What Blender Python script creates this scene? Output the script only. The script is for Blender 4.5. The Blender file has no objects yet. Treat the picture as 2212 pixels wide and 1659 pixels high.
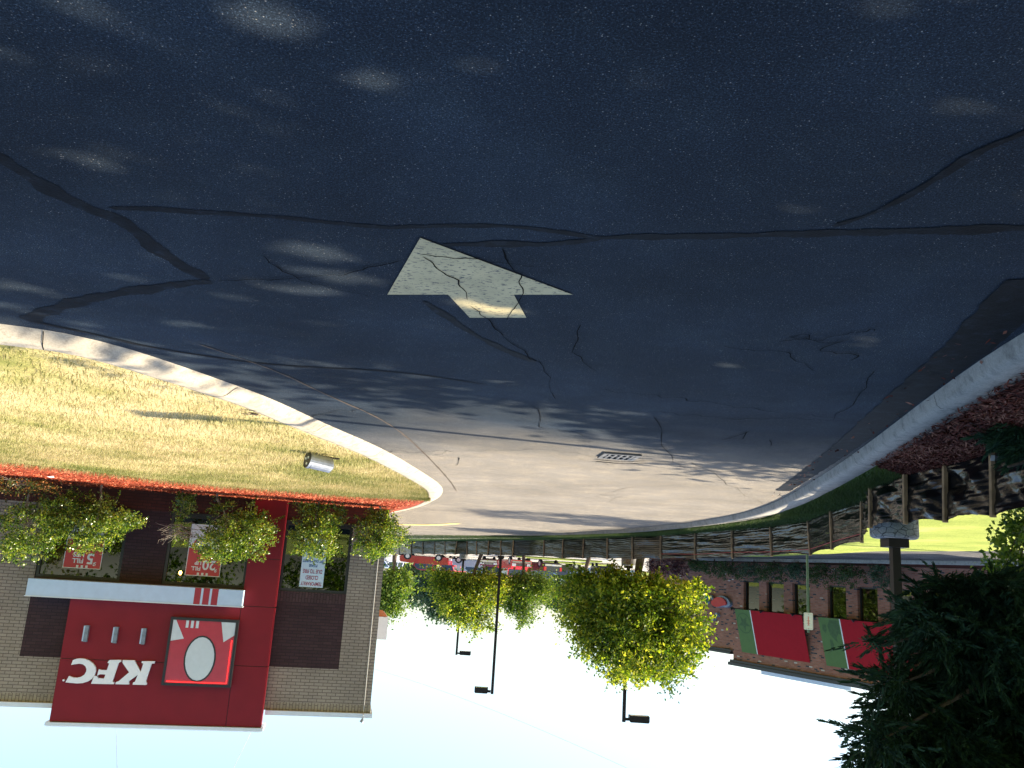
import bpy, math, random
import numpy as np
from mathutils import Vector, Matrix, geometry, noise as mnoise
random.seed(7); RS = np.random.RandomState(11)
S = bpy.context.scene
# ---------------------------------------------------------------- camera (the photograph is taken upside down)
EYE = 1.5; FP = 1789.0; PITCH = math.radians(12.8); ROLL = math.atan(0.064)
fw = Vector((0, math.cos(PITCH), -math.sin(PITCH))); up0 = Vector((0, math.sin(PITCH), math.cos(PITCH))); rt = Vector((1, 0, 0))
cX = -math.cos(ROLL)*rt - math.sin(ROLL)*up0
cY = math.sin(ROLL)*rt - math.cos(ROLL)*up0
cam_d = bpy.data.cameras.new('camera'); cam = bpy.data.objects.new('camera', cam_d); S.collection.objects.link(cam)
cam.matrix_world = Matrix(((cX.x, cY.x, -fw.x, 0), (cX.y, cY.y, -fw.y, 0), (cX.z, cY.z, -fw.z, EYE), (0, 0, 0, 1)))
cam_d.sensor_width = 36; cam_d.lens = 36*FP/2212; cam_d.clip_start = 0.05; cam_d.clip_end = 2000
S.camera = cam
S.render.resolution_x = 1024; S.render.resolution_y = 768
# ---------------------------------------------------------------- light
SUN_EL = math.radians(41); SD = Vector((-0.9735, 0.2288, 0)).normalized()
sunv = Vector((SD.x*math.cos(SUN_EL), SD.y*math.cos(SUN_EL), math.sin(SUN_EL)))
W = bpy.data.worlds.new('World'); S.world = W; W.use_nodes = True
nt = W.node_tree; bg = nt.nodes['Background']; sky = nt.nodes.new('ShaderNodeTexSky')
sky.sky_type = 'NISHITA'; sky.sun_disc = False; sky.sun_elevation = SUN_EL
sky.sun_rotation = math.atan2(SD.x, SD.y); sky.air_density = 1.15; sky.dust_density = 1.7; sky.ozone_density = 2.0
nt.links.new(sky.outputs[0], bg.inputs[0]); bg.inputs[1].default_value = 0.12
sl = bpy.data.lights.new('sun', 'SUN'); sl.energy = 5.0; sl.angle = math.radians(0.55); sl.color = (1.0, 0.87, 0.66)
so = bpy.data.objects.new('sun', sl); S.collection.objects.link(so)
so.rotation_euler = (-sunv).to_track_quat('-Z', 'Y').to_euler(); so.location = (-20, 10, 30)
S.view_settings.view_transform = 'Standard'; S.view_settings.look = 'None'; S.view_settings.gamma = 1
S.view_settings.exposure = 1.42

# ---------------------------------------------------------------- helpers
def ray(px, py): return fw*FP + cX*(px-1106) - cY*(py-829.5)
def G(px, py, z=0.0):
    d = ray(px, py); t = (z-EYE)/d.z; return Vector((d.x*t, d.y*t, z))
def D(px, py, Y):
    d = ray(px, py); t = Y/d.y; return Vector((d.x*t, Y, EYE+d.z*t))
class Frame:
    def __init__(s, A, B):      # A, B two points on the wall line; x runs from A to B, y into the building
        s.o = Vector((A[0], A[1], 0)); v = Vector((B[0]-A[0], B[1]-A[1], 0)).normalized()
        s.x = v; s.y = Vector((-v.y, v.x, 0)); s.ang = math.atan2(v.y, v.x)
    def w(s, x, y, z): return s.o + s.x*x + s.y*y + Vector((0, 0, z))
    def hit(s, px, py, off=0.0):
        d = ray(px, py); o = Vector((0, 0, EYE))
        t = ((s.o - s.y*off) - o).dot(s.y)/d.dot(s.y); p = o + d*t - s.o
        return p.dot(s.x), p.z
I4 = Matrix.Identity(4)
PM = {}
def tag(o, label=None, cat=None, group=None, kind=None):
    if label: o['label'] = label
    if cat: o['category'] = cat
    if group: o['group'] = group
    if kind: o['kind'] = kind
    return o
def thing(name, loc, label, cat, group=None, ang=0.0):
    o = bpy.data.objects.new(name, None); S.collection.objects.link(o); o.empty_display_size = 0.2
    M = Matrix.Translation(loc) @ Matrix.Rotation(ang, 4, 'Z'); o.matrix_world = M; PM[o.name] = M
    return tag(o, label, cat, group)
class MB:
    def __init__(s): s.v = []; s.f = []; s.mi = []
    def add(s, vs, fs, m=0):
        n = len(s.v); s.v += [tuple(v) for v in vs]; s.f += [tuple(n+i for i in f) for f in fs]; s.mi += [m]*len(fs); return s
    def box(s, F, x0, x1, y0, y1, z0, z1, m=0):
        w = F.w if F else (lambda a, b, c: Vector((a, b, c)))
        P = [w(x, y, z) for z in (z0, z1) for y in (y0, y1) for x in (x0, x1)]
        return s.add(P, [(0, 2, 3, 1), (4, 5, 7, 6), (0, 1, 5, 4), (2, 6, 7, 3), (0, 4, 6, 2), (1, 3, 7, 5)], m)
    def prism(s, F, pts, y0, y1, m=0):      # polygon in the wall plane (x,z), extruded y0..y1
        A = [F.w(a, y0, b) for a, b in pts]; B = [F.w(a, y1, b) for a, b in pts]; n = len(pts)
        tri = geometry.tessellate_polygon([[Vector((a, b, 0)) for a, b in pts]])
        s.add(A+B, [tuple(t) for t in tri] + [tuple(n+i for i in reversed(t)) for t in tri] + [(i, n+i, n+(i+1) % n, (i+1) % n) for i in range(n)], m)
        return s
    def poly(s, pts, m=0):
        tri = geometry.tessellate_polygon([[Vector((p[0], p[1], 0)) for p in pts]]); return s.add(pts, [tuple(t) for t in tri], m)
    def tube(s, pts, rad, n=8, m=0, cap=True, sq=False):
        pts = [Vector(p) for p in pts]; R = rad if isinstance(rad, (list, tuple)) else [rad]*len(pts); base = len(s.v); V = []; Fs = []
        for i, p in enumerate(pts):
            t = (pts[min(i+1, len(pts)-1)] - pts[max(i-1, 0)]).normalized()
            a = t.cross(Vector((0, 0, 1)));
            if a.length < 0.05: a = Vector((1, 0, 0)) if abs(t.x) < .9 else Vector((0, 1, 0))
            a = (a - t*a.dot(t)).normalized(); b = t.cross(a)
            for k in range(n):
                th = 2*math.pi*(k+(.5 if sq else 0))/n; V.append(p + (a*math.cos(th)+b*math.sin(th))*R[i])
        for i in range(len(pts)-1):
            for k in range(n): Fs.append((i*n+k, i*n+(k+1) % n, (i+1)*n+(k+1) % n, (i+1)*n+k))
        if cap: Fs.append(tuple(range(n))[::-1]); Fs.append(tuple((len(pts)-1)*n+k for k in range(n)))
        return s.add(V, Fs, m)
    def build(s, name, mats, parent=None, pivot=None, ang=0.0, smooth=False):
        M = PM[parent.name] if parent else (Matrix.Translation(pivot) @ Matrix.Rotation(ang, 4, 'Z') if pivot is not None else I4)
        Mi = M.inverted(); vv = np.array(s.v, dtype=float); A = np.array(Mi)
        vv = vv @ A[:3, :3].T + A[:3, 3]
        me = bpy.data.meshes.new(name); me.from_pydata(vv.tolist(), [], s.f)
        mats = mats if isinstance(mats, (list, tuple)) else [mats]
        for mm in mats: me.materials.append(mm)
        if len(mats) > 1: me.polygons.foreach_set('material_index', s.mi)
        if smooth: me.polygons.foreach_set('use_smooth', [True]*len(me.polygons))
        me.update(); o = bpy.data.objects.new(name, me); S.collection.objects.link(o)
        if parent: o.parent = parent; PM[o.name] = M
        else: o.matrix_world = M; PM[o.name] = M
        return o
def resample(P, n):
    P = [Vector(p) for p in P]; L = [0]
    for a, b in zip(P, P[1:]): L.append(L[-1]+(b-a).length)
    out = []; j = 0
    for i in range(n):
        t = L[-1]*i/(n-1)
        while j < len(P)-2 and L[j+1] < t: j += 1
        k = (t-L[j])/max(1e-9, L[j+1]-L[j]); out.append(P[j].lerp(P[j+1], k))
    return out
def smooth_line(P, it=2):
    P = [Vector(p) for p in P]
    for _ in range(it):
        Q = [P[0]]
        for a, b in zip(P, P[1:]): Q += [a.lerp(b, .25), a.lerp(b, .75)]
        Q.append(P[-1]); P = Q
    return P
def loft(A, B, n, m, mb=None, zb=0.0, mi=0):
    A = resample(A, n); B = resample(B, n); mb = mb or MB(); V = []
    for i in range(n):
        for j in range(m+1):
            p = A[i].lerp(B[i], j/m)
            if 0 < j < m: p.z += zb*(random.random()-.3)
            V.append(p)
    return mb.add(V, [(i*(m+1)+j, (i+1)*(m+1)+j, (i+1)*(m+1)+j+1, i*(m+1)+j+1) for i in range(n-1) for j in range(m)], mi)
def ribbon(path, w0, w1=None, z=0.004, jit=0.2, px=True, mb=None, step=.04, wob=.0015):
    P = [G(*p) for p in path] if px else [Vector(p) for p in path]
    P = smooth_line(P, 2 if w0 > .015 or not px else 0) if len(P) > 2 else P
    L = sum((b-a).length for a, b in zip(P, P[1:])); n = max(4, int(L/step)); P = resample(P, n); w1 = w0 if w1 is None else w1; mb = mb or MB(); V = []
    ph = random.random()*9; J = [[0.0]*n, [0.0]*n]; jit = min(jit, .012/w0 if w0 > .1 else jit)
    for q in J:
        for i in range(1, n): q[i] = q[i-1]*.8+random.uniform(-.6, .6)
    for i, p in enumerate(P):
        t = (P[min(i+1, n-1)]-P[max(i-1, 0)]).normalized(); nn = Vector((-t.y, t.x, 0)); w = (w0+(w1-w0)*i/(n-1))*.5
        w *= 1+min(.35, .022/w0)*math.sin(i*.37+ph)*math.sin(i*.11+ph*2)
        if i in (0, n-1): w *= .15
        o = nn*(wob*random.uniform(-1, 1)); V += [p+o+nn*w*(1+jit*J[0][i])+Vector((0, 0, z)), p+o-nn*w*(1+jit*J[1][i])+Vector((0, 0, z))]
    return mb.add(V, [(2*i, 2*i+1, 2*i+3, 2*i+2) for i in range(n-1)])
# ---------------------------------------------------------------- materials
def nm(name):
    m = bpy.data.materials.new(name); m.use_nodes = True; n = m.node_tree.nodes; return m, n, m.node_tree.links, n['Principled BSDF']
def ramp(n, l, src, stops):
    r = n.new('ShaderNodeValToRGB'); l.new(src, r.inputs[0]); e = r.color_ramp.elements
    while len(e) > 1: e.remove(e[0])
    e[0].position = stops[0][0]; e[0].color = (*stops[0][1], 1)
    for p, c in stops[1:]: q = e.new(p); q.color = (*c, 1)
    return r.outputs[0]
def mixc(n, l, f, a, b, mode='MIX'):
    x = n.new('ShaderNodeMix'); x.data_type = 'RGBA'; x.blend_type = mode
    for i, v in ((0, f), (6, a), (7, b)):
        if isinstance(v, (int, float)): x.inputs[i].default_value = v
        elif isinstance(v, tuple): x.inputs[i].default_value = (*v, 1)
        else: l.new(v, x.inputs[i])
    return x.outputs[2]
def noise(n, l, co, sc, det=3, rough=.5):
    x = n.new('ShaderNodeTexNoise'); x.inputs['Scale'].default_value = sc; x.inputs['Detail'].default_value = det; x.inputs['Roughness'].default_value = rough
    l.new(co, x.inputs['Vector']); return x.outputs['Fac']
def coords(n, l, sc=(1, 1, 1), kind='Object'):
    tc = n.new('ShaderNodeTexCoord'); mp = n.new('ShaderNodeMapping'); mp.inputs['Scale'].default_value = sc; l.new(tc.outputs[kind], mp.inputs[0]); return mp.outputs[0]
def bump(n, l, b, h, st=.3, d=.01):
    x = n.new('ShaderNodeBump'); x.inputs['Strength'].default_value = st; x.inputs['Distance'].default_value = d; l.new(h, x.inputs['Height']); l.new(x.outputs[0], b.inputs['Normal'])
def simple(name, col, rough=.6, metal=0, var=.15, sc=8, emit=None, spec=.5, bmp=0.0):
    m, n, l, b = nm(name); co = coords(n, l); f = noise(n, l, co, sc, 4)
    c = ramp(n, l, f, [(.3, tuple(x*(1-var) for x in col)), (.7, tuple(min(1, x*(1+var)) for x in col))])
    l.new(c, b.inputs['Base Color']); b.inputs['Roughness'].default_value = rough; b.inputs['Metallic'].default_value = metal
    b.inputs['Specular IOR Level'].default_value = spec
    if bmp: bump(n, l, b, noise(n, l, co, sc*6, 3), bmp, .01)
    if emit: b.inputs['Emission Color'].default_value = (*emit[0], 1); b.inputs['Emission Strength'].default_value = emit[1]
    return m
def voro(n, l, co, sc, out='Color', feat='F1'):
    v = n.new('ShaderNodeTexVoronoi'); v.feature = feat; v.inputs['Scale'].default_value = sc; l.new(co, v.inputs['Vector']); return v.outputs[out]
def sep(n, l, c):
    s = n.new('ShaderNodeSeparateColor'); l.new(c, s.inputs[0]); return s.outputs
def asphalt(name, base, speck=.35, rough=.62, pale=None):
    m, n, l, b = nm(name); co = coords(n, l)
    big = noise(n, l, co, .55, 5, .6); fine = noise(n, l, co, 125, 4, .8)
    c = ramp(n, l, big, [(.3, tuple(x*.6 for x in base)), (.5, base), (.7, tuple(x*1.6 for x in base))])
    if pale:      # worn, dusty old asphalt past the sealed part; also paints sunlit versus shaded road
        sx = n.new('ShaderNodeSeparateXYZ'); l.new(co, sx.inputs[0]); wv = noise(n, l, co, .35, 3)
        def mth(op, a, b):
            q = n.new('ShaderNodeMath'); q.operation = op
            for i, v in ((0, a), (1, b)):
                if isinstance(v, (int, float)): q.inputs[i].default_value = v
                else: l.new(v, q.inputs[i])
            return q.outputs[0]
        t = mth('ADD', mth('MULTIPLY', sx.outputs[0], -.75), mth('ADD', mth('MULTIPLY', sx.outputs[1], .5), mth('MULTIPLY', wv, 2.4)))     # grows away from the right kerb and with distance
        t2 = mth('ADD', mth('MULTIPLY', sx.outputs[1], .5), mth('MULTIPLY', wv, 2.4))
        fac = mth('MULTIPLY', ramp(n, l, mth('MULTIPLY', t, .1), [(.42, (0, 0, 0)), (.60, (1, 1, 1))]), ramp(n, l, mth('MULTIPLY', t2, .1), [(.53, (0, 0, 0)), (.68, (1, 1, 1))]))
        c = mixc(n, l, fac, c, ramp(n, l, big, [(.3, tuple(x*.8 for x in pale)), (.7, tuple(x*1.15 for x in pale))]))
    c = mixc(n, l, .9, c, ramp(n, l, fine, [(.32, (.12, .12, .12)), (.5, (.85, .85, .85)), (.68, (2.3, 2.3, 2.3))]), 'MULTIPLY')
    co2 = coords(n, l, (1, 1, .02)); vc = sep(n, l, voro(n, l, co2, 120)); dist = voro(n, l, co2, 120, 'Distance')
    sel = ramp(n, l, vc[0], [(.87, (0, 0, 0)), (.93, (1, 1, 1))]); dd = ramp(n, l, mixc(n, l, .35, dist, noise(n, l, co, 300, 2)), [(.31, (1, 1, 1)), (.40, (0, 0, 0))])
    v3 = sep(n, l, voro(n, l, co2, 210)); d3 = voro(n, l, co2, 210, 'Distance'); mk3 = mixc(n, l, 1.0, ramp(n, l, v3[0], [(.72, (0, 0, 0)), (.76, (1, 1, 1))]), ramp(n, l, d3, [(.3, (1, 1, 1)), (.45, (0, 0, 0))]), 'MULTIPLY')
    c = mixc(n, l, mk3, c, mixc(n, l, 1.0, c, (3.2, 3.1, 2.9), 'MULTIPLY'))
    mk = mixc(n, l, 1.0, sel, dd, 'MULTIPLY'); sc = mixc(n, l, vc[1], (.03, .032, .038), (speck, speck*.97, speck*.9))
    mk = mixc(n, l, 1.0, mk, ramp(n, l, noise(n, l, co, 7, 5, .7), [(.38, (.15, .15, .15)), (.6, (1, 1, 1))]), 'MULTIPLY')
    c = mixc(n, l, mk, c, sc)
    bi = ramp(n, l, noise(n, l, co, 2.3, 6, .7), [(.46, (1, 1, 1)), (.62, (1.22, 1.18, 1.1))]); c = mixc(n, l, 1.0, c, bi, 'MULTIPLY')
    l.new(c, b.inputs['Base Color']); b.inputs['Roughness'].default_value = rough; b.inputs['Specular IOR Level'].default_value = .14
    bump(n, l, b, noise(n, l, co, 110, 3, .7), .55, .006); return m
def brick(name, c1, c2, mortar, w=.21, h=.072, ms=.008, swap=False, extra=None, rough=.85):
    m, n, l, b = nm(name); tc = n.new('ShaderNodeTexCoord'); sx = n.new('ShaderNodeSeparateXYZ'); l.new(tc.outputs['Object'], sx.inputs[0])
    cb = n.new('ShaderNodeCombineXYZ'); ad = n.new('ShaderNodeMath'); ad.operation = 'ADD'; l.new(sx.outputs[0], ad.inputs[0]); l.new(sx.outputs[1], ad.inputs[1])
    l.new(ad.outputs[0], cb.inputs[1 if swap else 0]); l.new(sx.outputs[2], cb.inputs[0 if swap else 1])
    t = n.new('ShaderNodeTexBrick'); l.new(cb.outputs[0], t.inputs['Vector']); t.inputs['Scale'].default_value = 1; t.inputs['Brick Width'].default_value = w; t.inputs['Row Height'].default_value = h
    t.inputs['Mortar Size'].default_value = ms; t.inputs['Mortar Smooth'].default_value = .15; t.inputs['Bias'].default_value = 0
    t.inputs['Color1'].default_value = (*c1, 1); t.inputs['Color2'].default_value = (*c2, 1); t.inputs['Mortar'].default_value = (*mortar, 1)
    c = t.outputs['Color']
    if extra:      # salt and pepper bricks
        t2 = n.new('ShaderNodeTexBrick'); l.new(cb.outputs[0], t2.inputs['Vector'])
        for k in ('Scale', 'Brick Width', 'Row Height', 'Mortar Size'): t2.inputs[k].default_value = t.inputs[k].default_value
        t2.inputs['Color1'].default_value = (0, 0, 0, 1); t2.inputs['Color2'].default_value = (1, 1, 1, 1); t2.inputs['Mortar'].default_value = (.5, .5, .5, 1); t2.inputs['Bias'].default_value = 0
        c = mixc(n, l, ramp(n, l, t2.outputs['Color'], [(.0, (1, 1, 1)), (.08, (1, 1, 1)), (.11, (0, 0, 0))]), c, extra[0])
        c = mixc(n, l, ramp(n, l, t2.outputs['Color'], [(.985, (0, 0, 0)), (.99, (1, 1, 1))]), c, extra[1])
    nz = noise(n, l, tc.outputs['Object'], 1.2, 5); c = mixc(n, l, .6, c, ramp(n, l, nz, [(.3, (.75, .75, .75)), (.7, (1.2, 1.2, 1.2))]), 'MULTIPLY')
    nz = noise(n, l, tc.outputs['Object'], 45, 3); c = mixc(n, l, .4, c, ramp(n, l, nz, [(.3, (.7, .7, .7)), (.7, (1.3, 1.3, 1.3))]), 'MULTIPLY')
    l.new(c, b.inputs['Base Color']); b.inputs['Roughness'].default_value = rough; b.inputs['Specular IOR Level'].default_value = .25
    inv = n.new('ShaderNodeInvert'); l.new(t.outputs['Fac'], inv.inputs['Color']); bump(n, l, b, inv.outputs[0], .5, .008); return m
def leafmat(name, stops, trans=.4, rough=.45, spec=.4):
    m, n, l, b = nm(name); g = n.new('ShaderNodeNewGeometry'); cn_ = noise(n, l, coords(n, l), 1.1 if 'shrub' not in name else 3.5, 3, .6)
    a_ = n.new('ShaderNodeMath'); a_.operation = 'MULTIPLY_ADD'; l.new(cn_, a_.inputs[0]); a_.inputs[1].default_value = 1.5; a_.inputs[2].default_value = -.75
    b_ = n.new('ShaderNodeMath'); b_.operation = 'ADD'; b_.use_clamp = True; l.new(a_.outputs[0], b_.inputs[0]); l.new(g.outputs['Random Per Island'], b_.inputs[1]); c = ramp(n, l, b_.outputs[0], stops)
    l.new(c, b.inputs['Base Color']); b.inputs['Roughness'].default_value = rough; b.inputs['Specular IOR Level'].default_value = spec
    tr = n.new('ShaderNodeBsdfTranslucent'); tc = mixc(n, l, 1.0, c, (1.5, 1.5, .55), 'MULTIPLY'); l.new(tc, tr.inputs[0]); mx = n.new('ShaderNodeMixShader'); mx.inputs[0].default_value = trans
    l.new(b.outputs[0], mx.inputs[1]); l.new(tr.outputs[0], mx.inputs[2]); l.new(mx.outputs[0], n['Material Output'].inputs[0]); return m
def ygrad(n, l, co, f, amt):      # greener turf toward the planting bed
    sx = n.new('ShaderNodeSeparateXYZ'); l.new(co, sx.inputs[0]); mr = n.new('ShaderNodeMapRange'); mr.inputs[1].default_value = 10.5; mr.inputs[2].default_value = 18.5; mr.inputs[3].default_value = 0; mr.inputs[4].default_value = amt; l.new(sx.outputs[1], mr.inputs[0])
    q = n.new('ShaderNodeMath'); q.operation = 'SUBTRACT'; l.new(f, q.inputs[0]); l.new(mr.outputs[0], q.inputs[1]); return q.outputs[0]
def grassmat(name, stops, sc=.8, grad=0):
    m, n, l, b = nm(name); co = coords(n, l); f = ygrad(n, l, co, noise(n, l, co, sc, 6, .65), grad); c = ramp(n, l, f, stops)
    f2 = noise(n, l, coords(n, l, (1, .5, 1)), 42, 4, .7); c = mixc(n, l, .75, c, ramp(n, l, f2, [(.3, (.45, .5, .4)), (.5, (1, 1, 1)), (.72, (1.5, 1.45, 1.3))]), 'MULTIPLY')
    l.new(c, b.inputs['Base Color']); b.inputs['Roughness'].default_value = .9; b.inputs['Specular IOR Level'].default_value = .1; bump(n, l, b, f2, .8, .03); return m
def blademat(name, stops, sc=.8, grad=0):
    m, n, l, b = nm(name); co = coords(n, l); f = ygrad(n, l, co, noise(n, l, co, sc, 6, .65), grad); g = n.new('ShaderNodeNewGeometry')
    a = n.new('ShaderNodeMath'); a.operation = 'MULTIPLY_ADD'; l.new(g.outputs['Random Per Island'], a.inputs[0]); a.inputs[1].default_value = .3; 
    s_ = n.new('ShaderNodeMath'); s_.operation = 'SUBTRACT'; l.new(f, s_.inputs[0]); s_.inputs[1].default_value = .15; l.new(s_.outputs[0], a.inputs[2])
    c = ramp(n, l, a.outputs[0], stops); l.new(c, b.inputs['Base Color']); b.inputs['Roughness'].default_value = .6
    tr = n.new('ShaderNodeBsdfTranslucent'); l.new(c, tr.inputs[0]); mx = n.new('ShaderNodeMixShader'); mx.inputs[0].default_value = .4
    l.new(b.outputs[0], mx.inputs[1]); l.new(tr.outputs[0], mx.inputs[2]); l.new(mx.outputs[0], n['Material Output'].inputs[0]); return m
def mulchmat(name, dark, mid, light):
    m, n, l, b = nm(name); co = coords(n, l, (1, 2.2, 1)); v = sep(n, l, voro(n, l, co, 26)); c = ramp(n, l, v[0], [(0, dark), (.5, mid), (1, light)])
    dd = voro(n, l, co, 26, 'Distance'); c = mixc(n, l, .8, c, ramp(n, l, dd, [(.1, (1.1, 1.1, 1.1)), (.6, (.35, .35, .35))]), 'MULTIPLY')
    l.new(c, b.inputs['Base Color']); b.inputs['Roughness'].default_value = .85; b.inputs['Specular IOR Level'].default_value = .2; bump(n, l, b, v[1], 1, .03); return m
def glassmat(name):
    m, n, l, b = nm(name); g = n.new('ShaderNodeBsdfGlossy'); g.inputs['Roughness'].default_value = .015; g.inputs['Color'].default_value = (.9, .95, .9, 1)
    t = n.new('ShaderNodeBsdfTransparent'); t.inputs[0].default_value = (.45, .47, .42, 1); fr = n.new('ShaderNodeFresnel'); fr.inputs[0].default_value = 1.9
    mx = n.new('ShaderNodeMixShader'); l.new(fr.outputs[0], mx.inputs[0]); l.new(t.outputs[0], mx.inputs[1]); l.new(g.outputs[0], mx.inputs[2]); l.new(mx.outputs[0], n['Material Output'].inputs[0]); return m
M = {}
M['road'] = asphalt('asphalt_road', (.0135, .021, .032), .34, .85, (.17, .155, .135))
M['road2'] = asphalt('asphalt_lane', (.07, .07, .072), .2)
M['lot'] = asphalt('concrete_lot', (.30, .28, .25), .4)
M['iron'] = simple('worn_cast_iron', (.10, .10, .10), .6, 0, .3)
def tarmat():
    m, n, l, b = nm('tar_seal'); co = coords(n, l); f = noise(n, l, co, 9, 6, .75); f2 = noise(n, l, co, 120, 2)
    c = ramp(n, l, f, [(.40, (.0028, .003, .004)), (.56, (.006, .0075, .010)), (.66, (.013, .018, .026))]); c = mixc(n, l, .5, c, ramp(n, l, f2, [(.3, (.5, .5, .5)), (.7, (1.7, 1.7, 1.7))]), 'MULTIPLY')
    l.new(c, b.inputs['Base Color']); b.inputs['Roughness'].default_value = .7; b.inputs['Specular IOR Level'].default_value = .1; bump(n, l, b, f2, .4, .004); return m
M['tar'] = tarmat()
M['crack'] = simple('crack_gap', (.004, .004, .005), .95, spec=.05)
M['rust'] = simple('rusty_silt', (.07, .05, .035), .9, var=.4, sc=14)
def paint(name, base, wear=.62):
    m, n, l, b = nm(name); co = coords(n, l); f = noise(n, l, coords(n, l, (1, 2.2, 1)), 26, 5, .75); f0 = noise(n, l, co, 4, 4)
    c = mixc(n, l, ramp(n, l, f, [(wear, (0, 0, 0)), (wear+.04, (1, 1, 1))]), ramp(n, l, f0, [(.35, tuple(x*.78 for x in base)), (.65, base)]), (.06, .06, .058))
    l.new(c, b.inputs['Base Color']); b.inputs['Roughness'].default_value = .75; bump(n, l, b, noise(n, l, co, 90, 3), .3, .004); return m
M['arrow'] = paint('worn_cream_paint', (.52, .44, .24), .56); M['yellow'] = paint('worn_yellow_paint', (.75, .62, .22), .7)
def concrete(name, base, cracked=False):
    m, n, l, b = nm(name); co = coords(n, l); f = noise(n, l, co, 1.6, 7, .7); f2 = noise(n, l, co, 70, 3, .7)
    c = ramp(n, l, f, [(.28, tuple(x*.5 for x in base)), (.45, tuple(x*.88 for x in base)), (.7, base)]); c = mixc(n, l, .5, c, ramp(n, l, f2, [(.3, (.6, .6, .6)), (.7, (1.3, 1.3, 1.3))]), 'MULTIPLY')
    f3 = noise(n, l, co, 9, 5, .75); c = mixc(n, l, .8, c, ramp(n, l, f3, [(.35, (.55, .55, .55)), (.5, (1, 1, 1)), (.7, (1.12, 1.12, 1.1))]), 'MULTIPLY')
    if cracked: c = mixc(n, l, ramp(n, l, voro(n, l, coords(n, l, (1, 1, 1.6)), 9, 'Distance', 'DISTANCE_TO_EDGE'), [(.02, (1, 1, 1)), (.06, (0, 0, 0))]), c, (.04, .045, .05))
    l.new(c, b.inputs['Base Color']); b.inputs['Roughness'].default_value = .85; bump(n, l, b, f2, .5, .006); return m
M['kerb'] = concrete('kerb_concrete', (.42, .37, .29)); M['kerbL'] = concrete('aged_kerb_concrete', (.31, .30, .27)); M['base'] = concrete('pedestal_concrete', (.27, .28, .29), True)
DRY = [(.26, (.15, .17, .04)), (.38, (.30, .28, .10)), (.50, (.44, .37, .18)), (.70, (.60, .49, .29))]
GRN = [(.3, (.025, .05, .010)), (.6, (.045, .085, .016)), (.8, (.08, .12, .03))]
FRESH = [(.3, (.16, .22, .04)), (.6, (.30, .34, .08)), (.8, (.45, .40, .16))]
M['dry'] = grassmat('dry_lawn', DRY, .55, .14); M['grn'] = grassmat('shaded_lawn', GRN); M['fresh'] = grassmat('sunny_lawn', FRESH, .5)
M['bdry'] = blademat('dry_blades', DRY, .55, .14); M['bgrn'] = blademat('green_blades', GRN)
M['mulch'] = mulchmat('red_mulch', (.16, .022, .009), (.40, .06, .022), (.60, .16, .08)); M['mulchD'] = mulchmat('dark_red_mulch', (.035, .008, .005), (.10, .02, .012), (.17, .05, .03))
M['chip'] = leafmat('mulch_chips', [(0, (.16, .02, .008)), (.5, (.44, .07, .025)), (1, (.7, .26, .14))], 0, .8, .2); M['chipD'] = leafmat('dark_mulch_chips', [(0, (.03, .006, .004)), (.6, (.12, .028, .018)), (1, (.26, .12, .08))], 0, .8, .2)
M['tan'] = brick('tan_brick', (.255, .22, .175), (.295, .255, .205), (.12, .10, .085)); M['dkb'] = brick('dark_brick', (.040, .022, .024), (.055, .03, .032), (.028, .019, .020)); M['dksold'] = brick('dark_soldier_brick', (.05, .03, .03), (.07, .04, .04), (.03, .018, .018), swap=True)
M['tansold'] = brick('tan_soldier_brick', (.26, .22, .16), (.30, .26, .19), (.13, .11, .09), swap=True)
M['redb'] = brick('weathered_red_brick', (.24, .085, .058), (.34, .155, .115), (.21, .17, .145), extra=((.035, .035, .05), (.52, .48, .44)))
M['wains'] = brick('dark_red_brick', (.07, .022, .017), (.09, .03, .022), (.045, .02, .017))
M['cap'] = simple('white_metal_cap', (.62, .68, .74), .45, var=.04); M['redp'] = simple('red_metal_panel', (.19, .008, .016), .5, var=.06, sc=3, spec=.25); M['white'] = simple('white_panel', (.45, .59, .75), .5, var=.04)
M['whitep'] = simple('white_letters', (.75, .78, .82), .4, var=.03); M['redstripe'] = simple('red_stripe', (.33, .018, .035), .45, var=.05); M['black'] = simple('black_frame', (.012, .013, .015), .4, var=.1)
M['faceR'] = simple('red_sign_face', (.42, .035, .06), .18, var=.05); M['faceW'] = simple('pale_sign_face', (.55, .62, .66), .2, var=.04); M['sunlit_red'] = simple('sunlit_red_edge', (.8, .03, .03), .3, emit=((1, .02, .02), 1.3))
M['orange'] = simple('orange_soffit', (.55, .16, .05), .7); M['room'] = simple('dim_interior', (.022, .018, .012), .9, var=.4, sc=1.2); M['glass'] = glassmat('window_glass'); M['metal'] = simple('brushed_metal', (.22, .25, .30), .45, .6, .3)
M['posterR'] = simple('poster_red', (.55, .05, .05), .5, var=.04); M['posterW'] = simple('poster_white', (.75, .75, .75), .5, var=.04); M['posterB'] = simple('notice_pale_blue', (.52, .66, .74), .5, var=.03); M['txtR'] = simple('text_dull_red', (.30, .06, .10), .6); M['txtB'] = simple('text_blue', (.05, .10, .25), .6); M['food'] = simple('fried_food_print', (.45, .16, .05), .6, var=.5, sc=20)
M['cable'] = simple('pale_cable', (.45, .44, .42), .6); M['wire'] = simple('grey_wire', (.35, .36, .38), .6)
M['bronze'] = simple('dark_bronze_metal', (.013, .010, .009), .5, .0, spec=.2); M['lens'] = simple('lamp_lens', (.35, .38, .40), .25); M['stake'] = simple('rough_pine_stake', (.30, .19, .10), .85, var=.35, sc=9, bmp=.3)
M['green_post'] = simple('painted_green_post', (.16, .22, .17), .5); M['signw'] = simple('sign_white', (.62, .62, .58), .5, var=.06); M['signr'] = simple('faded_sign_red', (.60, .20, .16), .6, var=.2, sc=40)
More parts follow.
